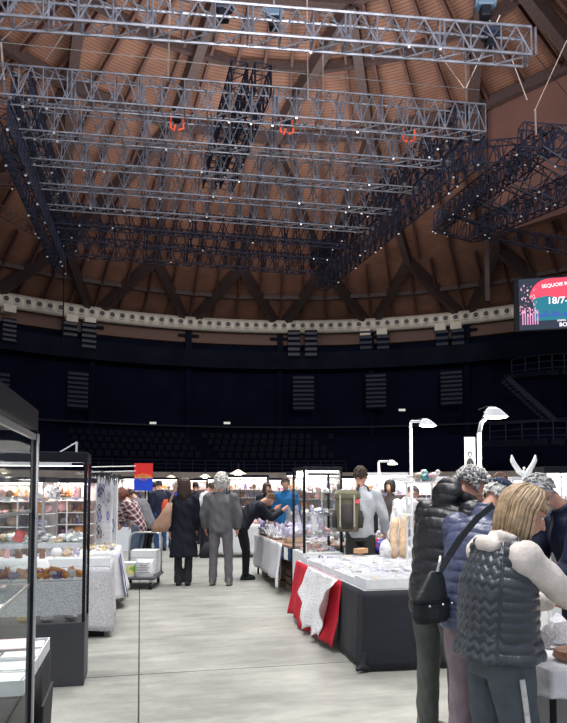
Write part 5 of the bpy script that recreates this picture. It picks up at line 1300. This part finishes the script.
# D: masked man in navy at the right edge
p = Pose(H=1.68, lean=.16, hunch=.28, pitch=.45, yaw=.15, armL=((-.2, .4, -1), (.2, .9, -.3)), armR=((.2, .4, -1), (-.1, .9, -.3)), wide=1.08)
man_d = person(g(583, 3.80), R(92), p, 'grey haired masked person in a navy jacket facing left at the right edge', vox=.011,
  jk=dict(m=cmat('navy_jacket', (.010, .016, .042), .7), kw=dict(hem=-.15, fat=1.15, arm=1.2, wob=.005)),
  tr=dict(m=cmat('dark_trousers', (.02, .02, .028), .8)), hr=('short', grey, dict(seed=11, n=240)), mask=True)

# E: long black coat from behind with tan bag
p = Pose(H=1.68, armL=((-.2, .02, -1), (-.02, .2, -1)), armR=((.18, .1, -1), (-.1, .5, -1)), feet=((-.075, 0, 0), (.07, -.02, 0)), wide=.95)
pe = person(g(184, 10.55), R(4), p, 'person from behind in a long black coat and boots with dark wavy hair', vox=.016,
  jk=dict(name='coat', m=cmat('black_coat', (.006, .008, .016), .85), kw=dict(hem=-.47, fat=1.17, arm=1.2, flare=.045, wob=.006)),
  tr=dict(m=cmat('black_trousers', (.02, .021, .026), .8), kw=dict(w_=.95, flare=.018)), hr=('long', brown, dict(seed=3, n=190, L=.24, r=.014)))
bt = empty('tote_bag', at(166, 520, 10.35), R(12), 'large tan tote bag hanging on the left shoulder of the long black coat', 'bag')
MB().loft([((-.10, 0, -.19), .13, .05), ((-.07, 0, -.08), .15, .055), ((.0, 0, .10), .09, .04), ((.06, 0, .28), .04, .02)], n=22).build('bag_body', cmat('tan_bag', (.36, .22, .15), .7), bt, smooth=True)
MB().tube([(.05, 0, .26), (.11, .0, .42), (.16, .02, .60)], .018, 8).build('strap', cmat('tan_bag', (.36, .22, .15)), bt)
# F: grey jacket walker
p = Pose(H=1.73, armL=((-.35, .0, -1), (.12, .35, -1)), armR=((.35, .0, -1), (-.12, .35, -1)), feet=((-.13, 0, 0), (.14, -.02, 0)), wide=1.1, pitch=.05)
pf = person(g(221, 10.55), R(-3), p, 'white haired person from behind in a grey jacket and grey trousers', vox=.016,
  jk=dict(m=cmat('grey_jacket', (.115, .115, .122), .8, .15, 60), kw=dict(hem=-.08, fat=1.2, arm=1.22, wob=.004, boxy=.012)),
  tr=dict(m=cmat('grey_cargo', (.135, .125, .14), .85), kw=dict(w_=1.08, flare=.0)), hr=('curlylong', white_h, dict(seed=4, n=300, r=.015)), shoes='brown_shoe')
sb_ = empty('shopping_bag', g(206, 10.75, 0)+Vector((0, 0, .42)), 0, 'small dark grey bag hanging beside the left leg of the white haired walker', 'bag')
MB().loft([((0, 0, 0), .10, .04), ((0, 0, .12), .09, .035), ((0.02, 0, .26), .03, .02)], n=16).build('bag_body', M['clothgrey'], sb_, smooth=True); MB().tube([(.02, 0, .25), (.03, 0, .5)], .012, 6).build('strap', M['clothgrey'], sb_)
# G: bending person in black at amethysts
p = Pose(H=1.68, lean=.55, hunch=.38, pitch=.10, armL=((-.1, .7, -.8), (.05, .7, .5)), armR=((.1, .75, -.8), (-.05, .7, .45)), feet=((-.09, .02, 0), (.09, -.03, 0)), knee=.02)
pg = person(g(246, 11.25), R(-72), p, 'person all in black bending far over the crystal table', vox=.015,
  jk=dict(m=cmat('black_top', (.008, .010, .018), .7), kw=dict(hem=-.05, fat=1.16, arm=1.2, wob=.004)), tr=dict(m=cmat('black_jeans', (.006, .007, .011), .8), kw=dict(w_=.93)), hr=('bun', hmat('lightbrown', (.15, .09, .055)), dict(seed=7, n=100)))
# H: plaid shirt
def plaid():
    m = cmat('plaid', (.3, .08, .08)); nt = m.node_tree; b = nt.nodes['Principled BSDF']; tc = nt.nodes.new('ShaderNodeTexCoord'); mp = nt.nodes.new('ShaderNodeMapping'); mp.inputs['Rotation'].default_value = (0, .6, .3)
    nt.links.new(tc.outputs['Object'], mp.inputs[0]); outs = []
    for ax in ('X', 'Z'):
        w_ = nt.nodes.new('ShaderNodeTexWave'); w_.bands_direction = ax; w_.inputs['Scale'].default_value = 3.4; nt.links.new(mp.outputs[0], w_.inputs['Vector'])
        r = nt.nodes.new('ShaderNodeValToRGB'); r.color_ramp.interpolation = 'CONSTANT'; r.color_ramp.elements[0].color = (.13, .03, .04, 1); r.color_ramp.elements[1].position = .78; r.color_ramp.elements[1].color = (.62, .55, .53, 1)
        e = r.color_ramp.elements.new(.35); e.color = (.05, .025, .05, 1); nt.links.new(w_.outputs['Fac'], r.inputs[0]); outs.append(r)
    mx = nt.nodes.new('ShaderNodeMix'); mx.data_type = 'RGBA'; mx.inputs[0].default_value = .5; nt.links.new(outs[0].outputs[0], mx.inputs[6]); nt.links.new(outs[1].outputs[0], mx.inputs[7]); nt.links.new(mx.outputs[2], b.inputs['Base Color']); return m
p = Pose(H=1.62, lean=.34, hunch=.30, pitch=.05, armL=((-.1, .6, -1), (.05, .8, -.5)), armR=((.1, .6, -1), (-.05, .8, -.5)))
person(g(137, 11.9), R(75), p, 'person with auburn hair in a plaid shirt bending left over a stall', vox=.015, jk=dict(name='shirt', m=plaid(), kw=dict(hem=-.10, fat=1.12, arm=1.15)), tr=dict(m=cmat('jeans_grey', (.10, .14, .20), .8)), hr=('bob', red_h, dict(seed=21, n=110, L=.12, r=.011)))
p = Pose(H=1.66, lean=.42, hunch=.30, pitch=.15, armL=((-.1, .5, -1), (.05, .6, -.8)), armR=((.1, .5, -1), (-.05, .6, -.8)))
person(g(146, 12.8), R(68), p, 'dark haired person in a grey jacket leaning behind the plaid shirt', vox=.015, jk=dict(m=cmat('grey_melange', (.15, .15, .165), .85), kw=dict(hem=-.12, fat=1.14, arm=1.18)), tr=dict(m=cmat('black_jeans', (.006, .007, .011))), hr=('short', brown, dict(seed=22, n=130, r=.011)))
# far crowd
def simple(px, Y, rz, H, label, jc, tc_, hstyle, hm_, lean=0, hunch=.1, pitch=.1, hem=-.12, fat=1.1, yaw=0, arms=None, seed=0):
    arms = arms or {}
    p = Pose(H=H, lean=lean, hunch=hunch, pitch=pitch, yaw=yaw, **arms)
    return p, person(g(px, Y), rz, p, label, vox=.018, jk=dict(m=jc, kw=dict(hem=hem, fat=fat, arm=1.15)), tr=dict(m=tc_, kw=dict()), hr=(hstyle, hm_, dict(seed=seed, n=100, r=.013)))
navy = cmat('navy_coat', (.012, .018, .04)); jeans = cmat('jeans_blue', (.03, .08, .19)); blk = cmat('black_top', (.01, .01, .02))
p, o = simple(161, 16.5, R(35), 1.76, 'person in a dark jacket and blue jeans carrying a red and grey backpack', navy, jeans, 'short', blackh, hunch=.15, pitch=.35, seed=31)
bp_ = empty('backpack', at(167, 508, 16.2), R(35), 'small red backpack on the back of the dark jacketed person in jeans', 'backpack')
MB().loft([((0, 0, -.22), .13, .07), ((0, 0, -.1), .15, .09), ((0, 0, .1), .14, .08), ((0, 0, .22), .08, .05)], n=18).build('pack_body', cmat('orange_red', (.6, .07, .03)), bp_, smooth=True); MB().box((0, -.08, -.08), (.18, .05, .18)).build('pocket', M['clothgrey'], bp_, bevel=.02)
simple(174, 17.4, R(-30), 1.70, 'white haired person in a bright blue jacket partly behind the long black coat', cmat('bright_blue', (.02, .05, .30)), jeans, 'short', white_h, seed=32)
simple(204, 15.0, R(-60), 1.72, 'dark haired person in white between the two walkers, facing right', cmat('white_sweater', (.7, .7, .72)), cmat('dark_trousers', (.02, .02, .028)), 'short', brown, seed=33, hunch=.3, pitch=.4)
simple(196, 18.5, R(20), 1.72, 'far person in black just right of the long black coat', blk, blk, 'short', blackh, seed=34)
simple(213, 19, R(60), 1.70, 'far person in black seen between the two walkers', blk, blk, 'short', blackh, seed=45)
simple(266, 15.5, R(200), 1.66, 'brown haired person in black behind the bending person', blk, blk, 'long', brown, seed=35)
simple(286, 13.2, R(170), 1.75, 'person in a blue jacket behind the crystal pile', cmat('azure', (.01, .13, .32)), jeans, 'short', brown, seed=36)
simple(153, 19, R(-20), 1.72, 'far dark haired person below the red and blue sign', navy, navy, 'short', blackh, seed=37)
simple(371, 12.4, R(60), 1.62, 'dark haired person in a black coat just right of the backpack wearer', blk, blk, 'bob', blackh, seed=38, hunch=.3, pitch=.3)
simple(391, 12.6, R(150), 1.68, 'dark haired person behind the shopper in white', cmat('charc', (.06, .05, .05)), blk, 'long', blackh, seed=39)
simple(504, 8.6, R(120), 1.72, 'brown haired person behind the navy cap, only head top showing', cmat('brown_coat', (.09, .06, .04)), blk, 'short', hmat('midbrown', (.14, .07, .045)), seed=40)
simple(533, 9.8, R(110), 1.75, 'far person in a pinkish cap behind the winged figure', cmat('mauve2', (.20, .10, .12)), blk, 'short', brown, seed=41)
# J: backpack man
p = Pose(H=1.80, armL=((-.25, .1, -1), (.05, .8, -.5)), armR=((.38, .05, -1), (.05, .6, -.8)), wide=1.1, hunch=.05, yaw=-.3, pitch=.08)
pj = person(g(360, 8.52), R(-8), p, 'person from behind in a pale grey shirt wearing an olive backpack', vox=.014,
  jk=dict(name='shirt', m=cmat('pale_shirt', (.50, .53, .57), .8), kw=dict(hem=-.05, fat=1.10, arm=1.15, wob=.006)), tr=dict(m=cmat('dark_grey_trousers', (.045, .045, .045), .8), kw=dict(w_=1.05)), hr=('short', brown, dict(seed=12, n=170, r=.009)))
bp_ = empty('backpack', loc2(pj, p.chest+Vector((-.15, -.27, .0))), R(-8), 'olive and brown hiking backpack worn by the person in the pale shirt', 'backpack')
ol = cmat('olive', (.145, .14, .09), .8); dk = cmat('dark_pack', (.05, .045, .045), .8)
mb = MB(); mb.loft([((0, 0, -.27), .13, .075), ((0, 0, -.22), .155, .095), ((0, 0, .05), .165, .10), ((0, 0, .18), .15, .095)], n=24); a = link('pack_body', remesh(mb, .012, 2), bp_); a.data.materials.append(ol)
mb = MB(); mb.loft([((0, -.01, .15), .17, .11), ((0, -.01, .22), .165, .105), ((0, 0, .27), .11, .07)], n=24); a = link('pack_lid', remesh(mb, .012, 3), bp_); a.data.materials.append(ol)
MB().loft([((0, -.095, -.23), .07, .04), ((0, -.11, -.1), .08, .045), ((0, -.10, .08), .07, .035)], n=16).build('front_pocket', dk, bp_, smooth=True)
for x in (-.09, .09): MB().tube([(x, -.105, .2), (x, -.13, .05), (x, -.12, -.2)], .012, 6).build('strap', cmat('beige_strap', (.42, .38, .30)), bp_)
for x in (-.11, .11): MB().tube([(x, .07, .18), (x*1.15, .17, .30), (x*1.25, .25, .33)], .020, 8).build('shoulder_strap', dk, bp_)
for s_ in (-1, 1): MB().loft([((s_*.155, 0, -.22), .04, .06), ((s_*.165, 0, -.1), .045, .065), ((s_*.155, 0, 0), .03, .05)], n=14).build('side_pocket', dk, bp_, smooth=True)
MB().box((.13, -.10, .12), (.05, .02, .05)).build('red_tag', cmat('coral', (.7, .10, .12)), bp_)
# K: seated/leaning shopper in white
p = Pose(H=1.66, lean=.30, hunch=.25, pitch=.2, yaw=-.3, armL=((-.1, .5, -1), (.05, .8, -.4)), armR=((.2, .4, -1), (-.05, .8, -.4)))
person(g(399, 10.0), R(-55), p, 'grey haired person in a white shirt leaning right, left of the black puffer jacket', vox=.015, jk=dict(name='shirt', m=cmat('white_sweater', (.7, .7, .72)), kw=dict(hem=-.12, fat=1.12, arm=1.15, wob=.006)), tr=dict(m=jeans), hr=('short', dgrey, dict(seed=14, n=140, r=.01)))
# bags on the far side table behind the trays
for px, mm, lb in ((378, 's_blue', 'crumpled blue bag lying behind the white trays'), (371, 'clothred', 'small red bag beside the crumpled blue bag'), (366, 'clothgrey', 'dark bag beside the backpack wearer behind the white trays')):
    mb = MB(); mb.ell((0, 0, .09), (.13, .10, .09), n=14, m=8); mb.ell((.05, 0, .14), (.07, .06, .06)); me = remesh(mb, .012, 2); V = verts_np(me); Nn = norms_np(me); V = V+Nn*(.012*np.sin(V[:, 0]*60+V[:, 2]*50)*np.sin(V[:, 1]*55))[:, None]; V[:, 2] -= V[:, 2].min(); set_verts(me, V); me.materials.append(M[mm]); q = link('soft_bag', me); q.location = g(px, 8.6, 0)+Vector((0, 0, .70)); tag(q, lb, 'bag')
tb = table('side_table', g(372, 8.6)+Vector((.05, .0, 0)), 0, .62, .4, .70, 'small dark table behind the trays holding soft bags', 'charcoal')
